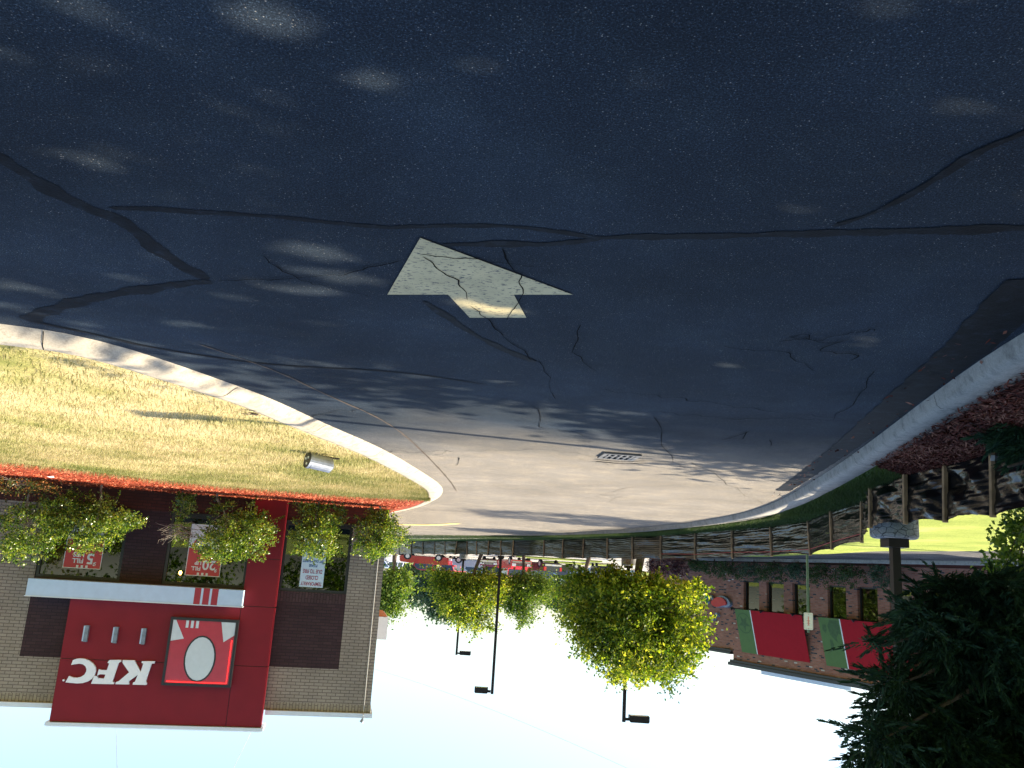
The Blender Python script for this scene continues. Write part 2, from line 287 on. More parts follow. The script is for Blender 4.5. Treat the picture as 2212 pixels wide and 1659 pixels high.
M['awnR'] = simple('red_canvas', (.32, .012, .022), .85, var=.06, sc=5, bmp=.1, spec=.15); M['awnG'] = simple('green_canvas', (.075, .145, .038), .75, var=.06, sc=5); M['awnD'] = simple('dark_green_print', (.045, .095, .03), .75); M['awnW'] = simple('white_canvas', (.62, .66, .68), .7)
M['chilR'] = simple('bright_red_enamel', (.50, .02, .025), .35, var=.04); M['chilG'] = simple('bright_green_enamel', (.07, .32, .06), .35, var=.05); M['chilB'] = simple('blue_grey_return', (.20, .26, .36), .4)
def fabric():
    m, n, l, b = nm('black_silt_film'); co = coords(n, l); f = noise(n, l, co, 3, 3)
    c = ramp(n, l, f, [(.35, (.004, .005, .006)), (.75, (.011, .011, .012))]); l.new(c, b.inputs['Base Color']); b.inputs['Roughness'].default_value = .22; b.inputs['Specular IOR Level'].default_value = .28
    w = n.new('ShaderNodeTexWave'); w.bands_direction = 'Z'; w.inputs['Scale'].default_value = 3.2; w.inputs['Distortion'].default_value = 7; w.inputs['Detail'].default_value = 4; w.inputs['Detail Scale'].default_value = 1.3; l.new(coords(n, l, (.35, .35, 1.6)), w.inputs['Vector'])
    bump(n, l, b, mixc(n, l, .5, w.outputs['Color'], noise(n, l, coords(n, l, (2, 2, 12)), 2.0, 4, .65)), .32, .025); return m
M['film'] = fabric()
def bark(name, c):
    m, n, l, b = nm(name); f = noise(n, l, coords(n, l, (9, 9, 2)), 3, 6, .7); cc = ramp(n, l, f, [(.3, tuple(x*.45 for x in c)), (.7, tuple(x*1.3 for x in c))]); l.new(cc, b.inputs['Base Color']); b.inputs['Roughness'].default_value = .9; bump(n, l, b, f, .8, .03); return m
M['bark'] = bark('tree_bark', (.12, .085, .06)); M['barkp'] = bark('pale_bark', (.28, .24, .19))
M['leafY'] = leafmat('maple_leaves', [(0, (.03, .07, .01)), (.4, (.12, .19, .022)), (.75, (.26, .31, .035)), (1, (.50, .48, .08))], .58); M['leafG'] = leafmat('green_leaves', [(0, (.03, .08, .012)), (.5, (.09, .16, .025)), (1, (.22, .28, .05))], .48)
M['leafD'] = leafmat('dark_leaves', [(0, (.018, .045, .012)), (1, (.06, .11, .03))], .3); M['leafB'] = leafmat('bluegreen_leaves', [(0, (.02, .05, .03)), (1, (.06, .12, .07))], .3); M['leafS'] = leafmat('glossy_shrub_leaves', [(0, (.015, .04, .007)), (.4, (.07, .15, .016)), (.8, (.26, .36, .05)), (1, (.42, .42, .10))], .45, .28, .7)
M['leafR'] = leafmat('bronze_shrub_leaves', [(0, (.04, .07, .015)), (.5, (.10, .12, .03)), (.8, (.3, .12, .04)), (1, (.5, .25, .1))], .35, .35); M['leafP'] = leafmat('purple_shrub_leaves', [(0, (.03, .008, .012)), (1, (.10, .02, .03))], .2)
M['jun'] = leafmat('juniper_needles', [(0, (.010, .028, .016)), (.6, (.02, .05, .028)), (1, (.04, .085, .045))], .15, .7, .2); M['leafF'] = leafmat('shadow_tree_leaves', [(0, (.03, .07, .012)), (1, (.09, .15, .03))], .3)

# ---------------------------------------------------------------- setting: ground, roads, kerbs
def struct(mb, name, mat, pivot=None, **k): return tag(mb.build(name, mat, pivot=pivot, **k), kind='structure')
g = MB(); g.add([(-700, -300, -.03), (700, -300, -.03), (700, 1200, -.03), (-700, 1200, -.03)], [(0, 1, 2, 3)]); struct(g, 'ground', M['fresh'])
kRf = [Vector((9, 4.6, 0)), Vector((5.5, 5.2, 0))] + [G(*p) for p in ((0, 700), (120, 715), (250, 745), (360, 780), (450, 812), (578, 857), (700, 915), (830, 970), (920, 1025), (950, 1046), (958, 1060), (948, 1076), (915, 1090), (880, 1098), (840, 1106))] + [Vector((4.6, 27, 0)), Vector((7, 31, 0)), Vector((14, 35, 0))]
kLf = [Vector((-2.6, -6, 0)), Vector((-2.65, 2, 0))] + [G(*p) for p in ((2212, 715), (2100, 790), (2000, 862), (1900, 940), (1800, 1012), (1700, 1075), (1640, 1098), (1600, 1110), (1500, 1128), (1400, 1139), (1300, 1147), (1200, 1153), (1000, 1158), (880, 1158))] + [Vector((10, 50, 0)), Vector((20, 56, 0))]
kRf = smooth_line(kRf, 2); kLf = smooth_line(kLf, 2)
rp = [Vector((-2.6, -6, 0)), Vector((9, -6, 0))] + kRf + [Vector((30, 36, 0)), Vector((30, 56, 0))] + kLf[::-1]
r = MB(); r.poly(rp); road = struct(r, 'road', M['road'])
def kerb(line, side, prof, name, mat):       # prof: (offset away from the road, z)
    n = len(line)*2; P = resample(line, n); V = []; k = len(prof)
    for i, p in enumerate(P):
        t = (P[min(i+1, n-1)]-P[max(i-1, 0)]).normalized(); nn = Vector((t.y, -t.x, 0))*side
        for a, z in prof: V.append(p+nn*a+Vector((0, 0, z+(random.uniform(-.003, .003) if z > .05 else 0))))
    mb = MB(); mb.add(V, [(i*k+j, (i+1)*k+j, (i+1)*k+j+1, i*k+j+1) for i in range(n-1) for j in range(k-1)]); o = struct(mb, name, mat, smooth=True)
    return [Vector(V[i*k+k-2]) for i in range(n)], o
kR, kRo = kerb(kRf, 1, [(-.03, -.02), (0, .006), (.05, .03), (.11, .075), (.15, .088), (.24, .09), (.275, .09), (.285, -.02)], 'kerb', M['kerb'])
kL, kLo = kerb(kLf, -1, [(-.01, -.02), (0, .01), (.015, .085), (.04, .11), (.08, .115), (.24, .118), (.25, -.02)], 'kerb', M['kerbL'])
# joints across the kerbs
def joints(line, side, prof, every, par):
    L = 0; P = resample(line, 900); mb = MB(); nxt = every
    for i in range(1, 899):
        L += (P[i]-P[i-1]).length
        if L > nxt and P[i].y < 34 and P[i].y > 2:
            nxt += every; t = (P[i+1]-P[i-1]).normalized(); nn = Vector((t.y, -t.x, 0))*side
            a = [P[i]+nn*q[0]+Vector((0, 0, q[1]+.004))-t*.003 for q in prof]; b = [v+t*.007 for v in a]; k = len(a)
            mb.add(a+b, [(j, j+1, k+j+1, k+j) for j in range(k-1)])
    mb.build('joint', M['crack'], par)
joints(kRf, 1, [(0, .006), (.05, .03), (.11, .075), (.15, .088), (.27, .09)], 1.9, kRo)
joints(kLf, -1, [(.0, .01), (.015, .085), (.04, .11), (.24, .118)], 3.0, kLo)

KF = Frame((2.87, 20.94), (10.71, 19.52))
# right hand lawn and mulch bed
mul = [G(*p, .12) for p in ((930, 1076), (880, 1074.5), (800, 1071), (712, 1066.6), (658, 1061), (560, 1054), (439, 1045.6), (320, 1033), (200, 1019), (100, 1007), (0, 996))] + [KF.w(12, -2.1, .12), KF.w(20, -2.2, .12)]
mul = mul[::-1]
tip = min(range(len(kR)), key=lambda i: (kR[i]-G(938, 1078, .09)).length)
lawn_edge = kR[:tip+1]
lw = loft([Vector((p.x, p.y, .088)) for p in lawn_edge], mul, 90, 14, zb=.012); lawn = struct(lw, 'lawn', M['dry'])
wl = [KF.w(x, .02, .15) for x in (20, 12, 8, 6, 4, 2, 1, 0, -.1)]
kb = [Vector((p.x, p.y, .088)) for p in kR[tip:tip+22]]
mb_ = loft(mul, wl, 80, 8, zb=.02); mb_ = loft(kb, resample([mul[-1], KF.w(-.1, .02, .15), KF.w(-.1, 3, .1)], 12), 12, 3, mb=mb_); mulch_bed = struct(mb_, 'mulch_bed', M['mulch'])
# left verge
STK = [  # stakes of the silt fence: bottom px, bottom py, top py, top px shift
 (2330, 900, 1085, 0), (2144, 971.7, 1115, 1), (2042, 1002.7, 1126.5, 0), (1954.9, 1021, 1130.5, 1), (1880.5, 1051, 1139, 0), (1861.6, 1083, 1170.8, 0), (1793.5, 1102.8, 1186.3, 4), (1744.5, 1125.5, 1198.6, 6), (1663.4, 1138, 1201, 3), (1580.5, 1144.8, 1205.4, 1), (1501, 1152, 1207.5, 0), (1427, 1157, 1207.5, 0), (1365.5, 1159.4, 1208.5, 0), (1311.5, 1162, 1207.5, 0), (1260.5, 1164, 1206, -2), (1216, 1165, 1207, -2), (1175, 1166.5, 1202, -1),
 (1109, 1167, 1201, -2), (1081.5, 1167.5, 1200, 0), (1056, 1168, 1199.5, -3), (1029, 1168.5, 1199, 0), (1008.5, 1169, 1198.5, 0), (987.5, 1169, 1198, -5), (960.7, 1169.5, 1198, 0), (938.6, 1170, 1198, 0), (913, 1170, 1197.5, 0), (888, 1170, 1197.4, 0), (862, 1171, 1197.5, 0), (838, 1172, 1197.5, 0)]
def zg(Y): return .17 if Y < 20 else .15
fb = []
for px, pb, ptp, dx in STK:
    b = G(px, pb, .17); b = G(px, pb, zg(b.y)); t = D(px+dx, ptp, b.y); fb.append((b, t))
fline = [b for b, t in fb]
kLt = [Vector((p.x, p.y, .117)) for p in kL]
ia = min(range(len(kLt)), key=lambda i: (kLt[i]-G(1857, 996, .117)).length)
a0 = min(range(len(kLt)), key=lambda i: abs(kLt[i].y-3.2))
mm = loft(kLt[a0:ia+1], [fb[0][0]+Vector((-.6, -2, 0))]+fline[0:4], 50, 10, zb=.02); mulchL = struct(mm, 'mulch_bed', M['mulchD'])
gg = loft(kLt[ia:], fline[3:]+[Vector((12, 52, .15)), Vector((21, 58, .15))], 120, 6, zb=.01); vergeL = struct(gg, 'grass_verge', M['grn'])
# beyond the fence: sunny strip, service lane, kerb
near_edge = [Vector((-12.0, 6, .05)), G(2212, 1190, .05), G(2000, 1191, .05), G(1900, 1190.5, .05), G(1800, 1196, .05), G(1650, 1203, .05), Vector((-10.5, 44, .05)), Vector((-7, 56, .05))]
st = loft([fb[0][0]+Vector((-.6, -2, 0))]+fline[0:17], near_edge, 80, 10, zb=.01); struct(st, 'grass_strip', M['fresh'])
ck = [Vector((-21.8, 20, 0)), Vector((-16.05, 36, 0)), Vector((-12.6, 45.6, 0)), Vector((-10.3, 52, 0))]
ln = loft([Vector((p.x, p.y, .0)) for p in near_edge[:-1]], [ck[0]+Vector((-2, -10, 0))]+ck, 30, 2); struct(ln, 'service_lane', M['road2'])
kC, _ = kerb(ck, -1, [(0, .0), (.01, .14), (.04, .15), (.3, .15), (.31, -.02)], 'kerb', M['kerbL'])
# far car park
lot = MB(); lot.poly([Vector(p) for p in ((-14, 44.5, -.01), (-7, 43, -.01), (6, 57, -.01), (60, 60, -.01), (60, 150, -.01), (-30, 150, -.01), (-30, 80, -.01))]); struct(lot, 'car_park', M['lot'])
def island(pts, z, name, mat):
    mb = MB(); P = smooth_line([Vector((x, y, z)) for x, y in pts]+[Vector((pts[0][0], pts[0][1], z))], 2)[:-1]; mb.poly(P)
    n = len(P); mb.add([p for p in P]+[p-Vector((0, 0, z+.02)) for p in P], [(i, (i+1) % n, n+(i+1) % n, n+i) for i in range(n)]); return struct(mb, name, mat)
island([(-3.6, 52), (2.6, 50.5), (3.4, 55), (-3.4, 57)], .12, 'mulch_bed', M['mulch'])
island([(-9, 75), (-2, 74), (-1, 77), (-9, 79)], .12, 'grass_island', M['fresh']); island([(-12, 92), (-6, 90), (-4, 97), (-12, 99)], .12, 'grass_island', M['fresh'])
island([(-9.2, 36), (-6.5, 30.3), (-2.5, 34.5), (-3.0, 38.5), (-6, 41)], .13, 'mulch_bed', M['mulch'])

# ---------------------------------------------------------------- tar strips, cracks and paint on the road
tarpaths = [([(-40, 320), (0, 342), (60, 378), (130, 420), (190, 447), (250, 468), (300, 503), (350, 545), (400, 580), (450, 603)], .085, .10),
 ([(235, 448), (400, 455), (560, 465), (700, 478), (800, 489), (860, 492)], .05, .03), ([(840, 491), (1000, 485), (1120, 489), (1190, 497), (1290, 513)], .035, .045), ([(1270, 513), (1400, 512), (1600, 508), (1800, 503), (2000, 498), (2260, 492)], .055, .075),
 ([(950, 530), (1020, 527), (1100, 525), (1180, 528), (1250, 521), (1300, 513)], .05, .045), ([(455, 606), (350, 618), (250, 635), (170, 650), (100, 672), (60, 692)], .08, .14), ([(915, 650), (980, 695), (1040, 732), (1100, 760), (1155, 782)], .05, .07),
 ([(1800, 487), (1900, 455), (1980, 410), (2050, 365), (2110, 325), (2240, 275)], .025, .04), ([(60, 692), (200, 720), (300, 745), (420, 765), (600, 790), (850, 800), (1050, 830)], .05, .02), ([(2260, 600), (2190, 650), (2100, 745), (1990, 830), (1900, 905), (1800, 985), (1690, 1060)], .30, .22)]
tb = MB()
for i, (p, a, b) in enumerate(tarpaths): ribbon(p, a, b, z=.002+.0003*i, mb=tb, jit=.34, step=.025)
tb.build('tar_strip', M['tar'], road)
cr = MB()
def wander(path, amp=7):
    out = []
    for (a, b), (c, d) in zip(path, path[1:]):
        n = max(2, int(math.hypot(c-a, d-b)/14))
        for i in range(n): t = i/n; out.append((a+(c-a)*t+random.uniform(-amp, amp), b+(d-b)*t+random.uniform(-amp, amp)*.45))
    return out+[path[-1]]
crk = [[(1085, 530), (1100, 570), (1125, 592), (1130, 634), (1095, 690)], [(915, 548), (945, 575), (985, 600), (1010, 645)], [(860, 560), (740, 590), (620, 600), (470, 605)], [(900, 545), (990, 555), (1160, 572)],
 [(1300, 840), (1490, 862), (1620, 880), (1850, 905)], [(1400, 885), (1580, 905), (1700, 900), (1890, 912)], [(700, 972), (850, 975), (1180, 970), (1300, 988)], [(1375, 985), (1450, 1005), (1560, 1020)], [(1420, 900), (1430, 960), (1460, 995), (1480, 1010)], [(1890, 800), (1850, 860), (1800, 905)], [(1840, 990), (1790, 1035), (1735, 1060)],
 [(1250, 700), (1240, 760), (1290, 800)], [(560, 545), (640, 600), (800, 640)], [(640, 905), (740, 885), (900, 880)], [(1500, 1000), (1650, 1090)], [(1020, 660), (1180, 800), (1200, 860)], [(1560, 745), (1700, 760), (1760, 800)], [(1250, 990), (1290, 1000), (1390, 1003)], [(1150, 870), (1170, 920), (1260, 940)]]
for p in crk: ribbon(wander(p), .007, .005, z=.0085, mb=cr, jit=.6, step=.03, wob=.002)
for _ in range(12):
    x, y = random.uniform(300, 1900), random.uniform(720, 1080); q = [(x, y)]
    for k in range(random.randint(2, 5)): x += random.uniform(-70, 70); y += random.uniform(-16, 16); q.append((x, y))
    if all(G(a, b).x < 1.5 for a, b in q): ribbon(wander(q), .008, .006, z=.0085, mb=cr, jit=.6, step=.04, wob=.002)
cr.build('crack', M['crack'], road)
rl = MB(); ribbon([(430, 742), (600, 800), (700, 850), (830, 905), (900, 960), (975, 1040), (985, 1060)], .016, .03, z=.0062, mb=rl, jit=.5); rl.build('silt_line', M['rust'], road)
ar = MB(); ar.poly([G(*p)+Vector((0, 0, .0065)) for p in ((908, 511), (1237, 634), (1110, 634), (1137, 684), (1015, 684), (968, 634), (837, 634))])
pa = G(1020, 600); tag(ar.build('road_arrow', M['arrow'], pivot=pa), 'faded cream arrow painted on the dark asphalt, cracked across its head', 'road marking')
yl = MB(); ribbon([(800, 1131), (880, 1133), (940, 1134), (990, 1130)], .55, .22, z=.012, mb=yl, jit=.05); tag(yl.build('painted_stripe', M['yellow'], pivot=G(900, 1133)), 'curved yellow stripe painted on the road beyond the restaurant corner', 'road marking')
# drain grate
q = [G(*p) for p in ((1309, 976), (1375, 981), (1365, 990), (1302, 987))]; gc = sum(q, Vector())/4; gF = Frame((q[0].x, q[0].y), (q[1].x, q[1].y)); gw = (q[1]-q[0]).length
GW, GH = .46, .46
dr = thing('storm_drain', Vector((gc.x, gc.y, 0)), 'cast iron storm drain grate set in the asphalt at the edge of the shade', 'drain', ang=gF.ang); gf = Frame((gc.x, gc.y), (gc.x+gF.x.x, gc.y+gF.x.y))
m_ = MB(); m_.box(gf, -GW/2, GW/2, -GH/2, -GH/2+.05, .004, .026).box(gf, -GW/2, GW/2, GH/2-.05, GH/2, .004, .026).box(gf, -GW/2, -GW/2+.05, -GH/2+.05, GH/2-.05, .004, .026).box(gf, GW/2-.05, GW/2, -GH/2+.05, GH/2-.05, .004, .026); m_.build('rim', M['iron'], dr)
m_ = MB()
for k in range(5): x = -GW/2+.075+k*.074; m_.box(gf, x, x+.028, -GH/2+.05, GH/2-.05, .006, .024)
m_.box(gf, -GW/2+.05, GW/2-.05, -.02, .02, .005, .022); m_.build('grate_bars', M['iron'], dr)
m_ = MB(); m_.box(gf, -GW/2+.04, GW/2-.04, -GH/2+.04, GH/2-.04, .0015, .004); m_.build('drain_hole', M['crack'], dr)
gp = MB(); ribbon([(1285, 992), (1340, 998), (1400, 996)], .05, .04, z=.024, mb=gp, jit=.5); gp.build('broken_edge', M['crack'], dr)

# ---------------------------------------------------------------- leaves
def np_mesh(name, V, Fq, mat, parent=None, pivot=None):
    Mx = PM[parent.name] if parent else (Matrix.Translation(pivot) if pivot is not None else I4)
    A = np.array(Mx.inverted()); V = V @ A[:3, :3].T + A[:3, 3]; k = Fq.shape[1]
    me = bpy.data.meshes.new(name); me.vertices.add(len(V)); me.vertices.foreach_set('co', V.astype(np.float32).ravel())
    me.loops.add(Fq.size); me.loops.foreach_set('vertex_index', Fq.astype(np.int32).ravel()); me.polygons.add(len(Fq)); me.polygons.foreach_set('loop_start', np.arange(0, Fq.size, k, dtype=np.int32)); me.polygons.foreach_set('loop_total', np.full(len(Fq), k, dtype=np.int32))
    me.materials.append(mat); me.update(calc_edges=True); me.validate(); o = bpy.data.objects.new(name, me); S.collection.objects.link(o)
    if parent: o.parent = parent
    else: o.matrix_world = Mx
    PM[o.name] = Mx; return o
def leafs(P, size, asp=.55, rs=RS, upb=.3):
    n = len(P); d = rs.normal(size=(n, 3)); d[:, 2] -= upb; d /= np.linalg.norm(d, axis=1)[:, None]; e = rs.normal(size=(n, 3)); e -= d*(e*d).sum(1)[:, None]; e /= np.linalg.norm(e, axis=1)[:, None]
    L = size*rs.uniform(.6, 1.25, n)[:, None]; Wd = L*asp*.5; nn = np.cross(d, e)
    V = np.stack([P-d*L*.5, P+e*Wd-d*L*.05+nn*L*.08, P+d*L*.5, P-e*Wd-d*L*.05+nn*L*.08], 1).reshape(-1, 3); return V, np.arange(4*n).reshape(n, 4)
def clumps(C, R, nc, per, cr, shell=.55, rs=RS):
    d = rs.normal(size=(nc, 3)); d /= np.linalg.norm(d, axis=1)[:, None]; r = shell+(1-shell)*rs.uniform(0, 1, nc)**.6; r[rs.uniform(size=nc) < .25] *= rs.uniform(.2, .9)
    cc = np.array(C)+d*np.array(R)*r[:, None]; cs = cr*rs.uniform(.55, 1.35, nc); rep = np.repeat(np.arange(nc), per)
    return cc[rep]+rs.normal(size=(len(rep), 3))*cs[rep][:, None]*np.array([1, 1, .75])*.55, cc
GAPS = [(G(a, b), max(.05, r_*.6)) for a, b, r_ in ((1070, 664, .2), (1010, 655, .15), (1130, 668, .13), (690, 545, .24), (640, 540, .18), (745, 556, .17), (740, 598, .25), (690, 590, .2), (660, 628, .24), (600, 622, .19), (725, 633, .14), (860, 620, .12), (735, 150, .1), (790, 172, .11), (850, 196, .12), (910, 222, .1), (540, 15, .13), (590, 45, .12), (640, 75, .1), (150, 340, .17), (215, 353, .15), (95, 330, .12),
 (30, 618, .2), (80, 626, .17), (270, 600, .14), (330, 555, .12), (1870, 735, .12), (1970, 738, .13), (1850, 767, .12), (1575, 790, .14), (1545, 752, .11), (1095, 825, .2), (1170, 800, .14), (1300, 805, .16), (1060, 770, .14), (700, 700, .14), (500, 640, .14), (420, 700, .15))]
def tree(name, base, H, blobs, lm, leaf, label, cat='tree', group=None, nl=9000, trunk_r=.14, bk='bark', per=60, cr=.5, th=None, limbs=14, shoots=0, shl=.3):
    t = thing(name, base, label, cat, group); rs = np.random.RandomState(abs(hash(name+str(round(base.x, 2))+str(round(base.y, 2)))) % 100000 if False else int(abs(base.x*131+base.y*37+H*11)*10) % 99991)
    vol = sum(b[1][0]*b[1][1]*b[1][2] for b in blobs); Ps = []; Cs = []
    for C, R in blobs:
        nn = max(4, int(nl/per*R[0]*R[1]*R[2]/vol)); P, cc = clumps((base.x+C[0], base.y+C[1], base.z+C[2]), R, nn, per, cr, rs=rs); Ps.append(P); Cs.append(cc)
    P = np.concatenate(Ps); P = P[P[:, 2] > base.z+.05]
    if name == 'shade_tree' and base.y < 20:       # leaves cut away along sun rays to place light dapples on the road
        for g0, gr in GAPS:
            dd = P-np.array(g0); al = dd @ np.array(sunv); P = P[np.linalg.norm(dd-al[:, None]*np.array(sunv), axis=1) > gr]
    cc = np.concatenate(Cs)
    if shoots:      # leafy shoots standing out of the crown
        mid = np.array([base.x+blobs[0][0][0], base.y+blobs[0][0][1], base.z+blobs[0][0][2]]); sel = cc[rs.choice(len(cc), shoots)]; Q = []
        for c0 in sel:
            d = c0-mid; d /= np.linalg.norm(d)+1e-6; d = d+rs.normal(size=3)*.45+np.array([0, 0, .15]); d /= np.linalg.norm(d); L = shl*rs.uniform(.5, 1.3); k = 26; s_ = rs.uniform(0, 1, k)[:, None]; Q.append(c0+d*cr*.6+d*L*s_+rs.normal(size=(k, 3))*leaf*.45*(1.15-s_)+np.array([0, 0, -.12])*L*s_*s_)
        P = np.concatenate([P]+Q)
    V, Fq = leafs(P, leaf, rs=rs); np_mesh('crown', V, Fq, lm, t)
    mb = MB(); th = th or blobs[0][0][2]; bend = Vector((rs.uniform(-.15, .15), rs.uniform(-.15, .15), 0))*(H/6); top = base+Vector((blobs[0][0][0], blobs[0][0][1], th+blobs[0][1][2]*.5))
    pts = [base+Vector((0, 0, -.05)), base+Vector((0, 0, .12)), base.lerp(top, .35)+bend, base.lerp(top, .7)+bend*.5, top]; mb.tube(pts, [trunk_r*1.5, trunk_r*1.1, trunk_r*.85, trunk_r*.5, trunk_r*.12], 9)
    idx = rs.choice(len(cc), min(limbs, len(cc)), replace=False)
    for i in idx:
        e = Vector(cc[i]); s = pts[2].lerp(pts[4], rs.uniform(0, .7)); mid = s.lerp(e, .5)+Vector((0, 0, -.06*(e-s).length)); mb.tube([s, mid, e], [trunk_r*.38, trunk_r*.24, trunk_r*.06], 5, cap=False)
    mb.build('trunk', M[bk], t, smooth=True); return t
# ---------------------------------------------------------------- fried chicken restaurant
kb = thing('restaurant_building', KF.w(0, 0, 0), 'tan brick restaurant with a tall red metal tower and white awning band', 'restaurant', ang=KF.ang)
H1 = 4.96; WN = [(.83, 2.45), (3.21, 5.10), (6.03, 7.85)]; ZS, ZT = .64, 2.27
def wallpieces(name, mat, boxes, y0=0, y1=.3):
    m = MB()
    for b in boxes: m.box(KF, b[0], b[1], y0 if len(b) < 5 else b[4], y1, b[2], b[3])
    return m.build(name, mat, kb)
wallpieces('tan_wall', M['tan'], [(0, .83, .6, 4.78), (.83, 2.5, 4.0, 4.78), (2.5, 6.9, 4.0, 4.78), (6.9, 7.85, 4.0, 4.78), (7.85, 20, .6, 4.78)])
wallpieces('soldier_course', M['tansold'], [(0, 2.5, 4.78, H1), (6.85, 20, 4.78, H1)])
wallpieces('dark_wall', M['dkb'], [(.83, 2.5, 2.50, 4.0), (2.5, 6.9, ZT, 4.0), (6.9, 7.85, ZT, 4.0), (5.10, 6.03, .6, ZT), (2.45, 3.21, .6, ZT)])
wallpieces('window_lintel', M['dksold'], [(.83, 2.45, ZT, 2.50)])
wallpieces('base_course', M['wains'], [(-.01, 20, -.1, .6, -.012)])
m = MB(); m.box(KF, 0, .3, .3, 15, -.1, H1).box(KF, 19.7, 20, .3, 15, -.1, H1).box(KF, .3, 19.7, 14.7, 15, -.1, H1); m.build('side_wall', M['tan'], kb)
m = MB(); m.box(KF, .3, 19.7, .3, 14.7, 4.5, 4.7); m.build('roof', M['cap'], kb)
m = MB(); m.box(KF, -.06, 2.40, -.07, .35, H1, 5.06).box(KF, 6.97, 20.06, -.07, .35, H1, 5.06).box(KF, -.06, .3, .35, 15.06, H1, 5.06); m.build('parapet_cap', M['cap'], kb)
m = MB(); m.box(KF, .32, 19.6, 4.2, 4.3, 0, 3).box(KF, .32, 19.6, .35, 4.2, .02, .06).box(KF, .32, 19.6, .35, 4.2, 2.9, 2.95); m.build('interior', M['room'], kb)
tw = MB(); tw.box(KF, 2.46, 6.91, -.24, .3, 2.665, 5.30).box(KF, 2.46, 3.20, -.24, 0, .06, 2.66); tb_ = tw.build('tower', M['black'], kb)
m = MB(); g_ = .007
for x0, x1, z0, z1 in ((2.45, 3.21, .08, 1.55), (2.45, 3.21, 1.55, 2.65), (2.45, 3.21, 2.65, 3.98), (2.45, 3.21, 3.98, 5.30), (3.21, 6.92, 2.65, 3.98), (3.21, 6.92, 3.98, 5.30)):
    m.box(KF, x0+g_, x1-g_, -.27, -.2415, z0+g_, z1-g_)
for z0, z1 in ((.08, 2.65), (2.66, 3.98), (3.98, 5.3)): m.box(KF, 2.435, 2.4585, -.24, .0, z0+g_, z1-g_)
for z0, z1 in ((2.66, 3.98), (3.98, 5.3)): m.box(KF, 6.912, 6.93, -.24, .0, z0+g_, z1-g_)
m.build('red_panel', M['redp'], tb_)
m = MB(); m.box(KF, 2.38, 6.99, -.33, .36, 5.305, 5.375).box(KF, 2.41, 6.96, -.30, .33, 5.375, 5.40); m.build('tower_cap', M['cap'], tb_)
# white band awning
m = MB(); m.box(KF, 3.17, 7.78, -.55, 0, 2.29, 2.655); bnd = m.build('awning_band', M['white'], kb)
m = MB()
for x0, x1 in ((4.10, 4.24), (3.91, 4.05), (3.72, 3.86)): m.box(KF, x0, x1, -.553, -.549, 2.29, 2.655)
m.build('red_stripe', M['redstripe'], bnd)
m = MB(); m.box(KF, 3.15, 7.80, -.56, -.0, 2.655, 2.675); m.build('drip_edge', M['cap'], bnd)
for i, (a, b) in enumerate(WN):
    m = MB(); fw_ = .07
    for bx in ((a, a+fw_, ZS, ZT-.001), (b-fw_, b, ZS, ZT-.001), (a+fw_, b-fw_, ZS, ZS+fw_), (a+fw_, b-fw_, ZT-fw_, ZT-.001)): m.box(KF, bx[0], bx[1], .03, .16, bx[2], bx[3])
    fr = m.build('window', M['black'], kb)
    m = MB(); m.add([KF.w(a+fw_, .08, ZS+fw_), KF.w(b-fw_, .08, ZS+fw_), KF.w(b-fw_, .08, ZT-fw_), KF.w(a+fw_, .08, ZT-fw_)], [(0, 1, 2, 3)]); m.build('pane', M['glass'], fr)
    m = MB(); m.box(KF, a-.04, b+.04, -.05, .03, ZS-.05, ZS-.001); m.build('sill', M['black'], fr)
m = MB(); m.tube([KF.w(.14, -.012, .62), KF.w(.15, -.015, 1.3), KF.w(.155, -.012, 2.6), KF.w(.15, -.013, 4.9), KF.w(.15, -.09, 4.99), KF.w(.15, -.09, 5.08)], .011, 6); m.build('wall_cable', M['cable'], kb)
m = MB(); m.tube([KF.w(.15, -.05, 5.06), KF.w(.16, -.04, 5.12), KF.w(.18, -.04, 5.16)], [.02, .045, .05], 10); m.build('roof_fitting', M['metal'], kb); m = MB(); m.tube([KF.w(2.65, .0, 5.39), KF.w(2.66, 0, 5.46)], .012, 6); m.build('roof_fitting', M['metal'], kb)
# wires rising from the roof
for p in (((5.6, 0, 5.38), (5.15, -.3, 7.4)), ((2.66, 0, 5.44), (3.3, -.2, 7.2))): m = MB(); m.tube([KF.w(*p[0]), KF.w(*p[1])], .006, 5); m.build('guy_wire', M['wire'], kb)
# interior red blind and warm lamp
m = MB(); m.box(KF, 6.9, 7.8, .5, .53, 1.45, 2.25); m.build('window_blind', M['orange'], kb)
pl = thing('pendant_lamp', KF.w(5.0, 1.6, 2.05), 'warm glowing pendant lamp hanging inside the middle restaurant window', 'lamp', ang=KF.ang)
m = MB(); m.tube([KF.w(5.0, 1.6, 1.98), KF.w(5.0, 1.6, 2.02), KF.w(5.0, 1.6, 2.08)], [.02, .045, .02], 8); m.build('bulb', simple('warm_bulb', (1, .6, .2), .5, emit=((1, .5, .12), 14)), pl)
m = MB(); m.tube([KF.w(5.0, 1.6, 2.08), KF.w(5.0, 1.6, 2.14)], [.09, .03], 10).tube([KF.w(5.0, 1.6, 2.14), KF.w(5.0, 1.6, 2.9)], .006, 5); m.build('lamp_shade', M['bronze'], pl)
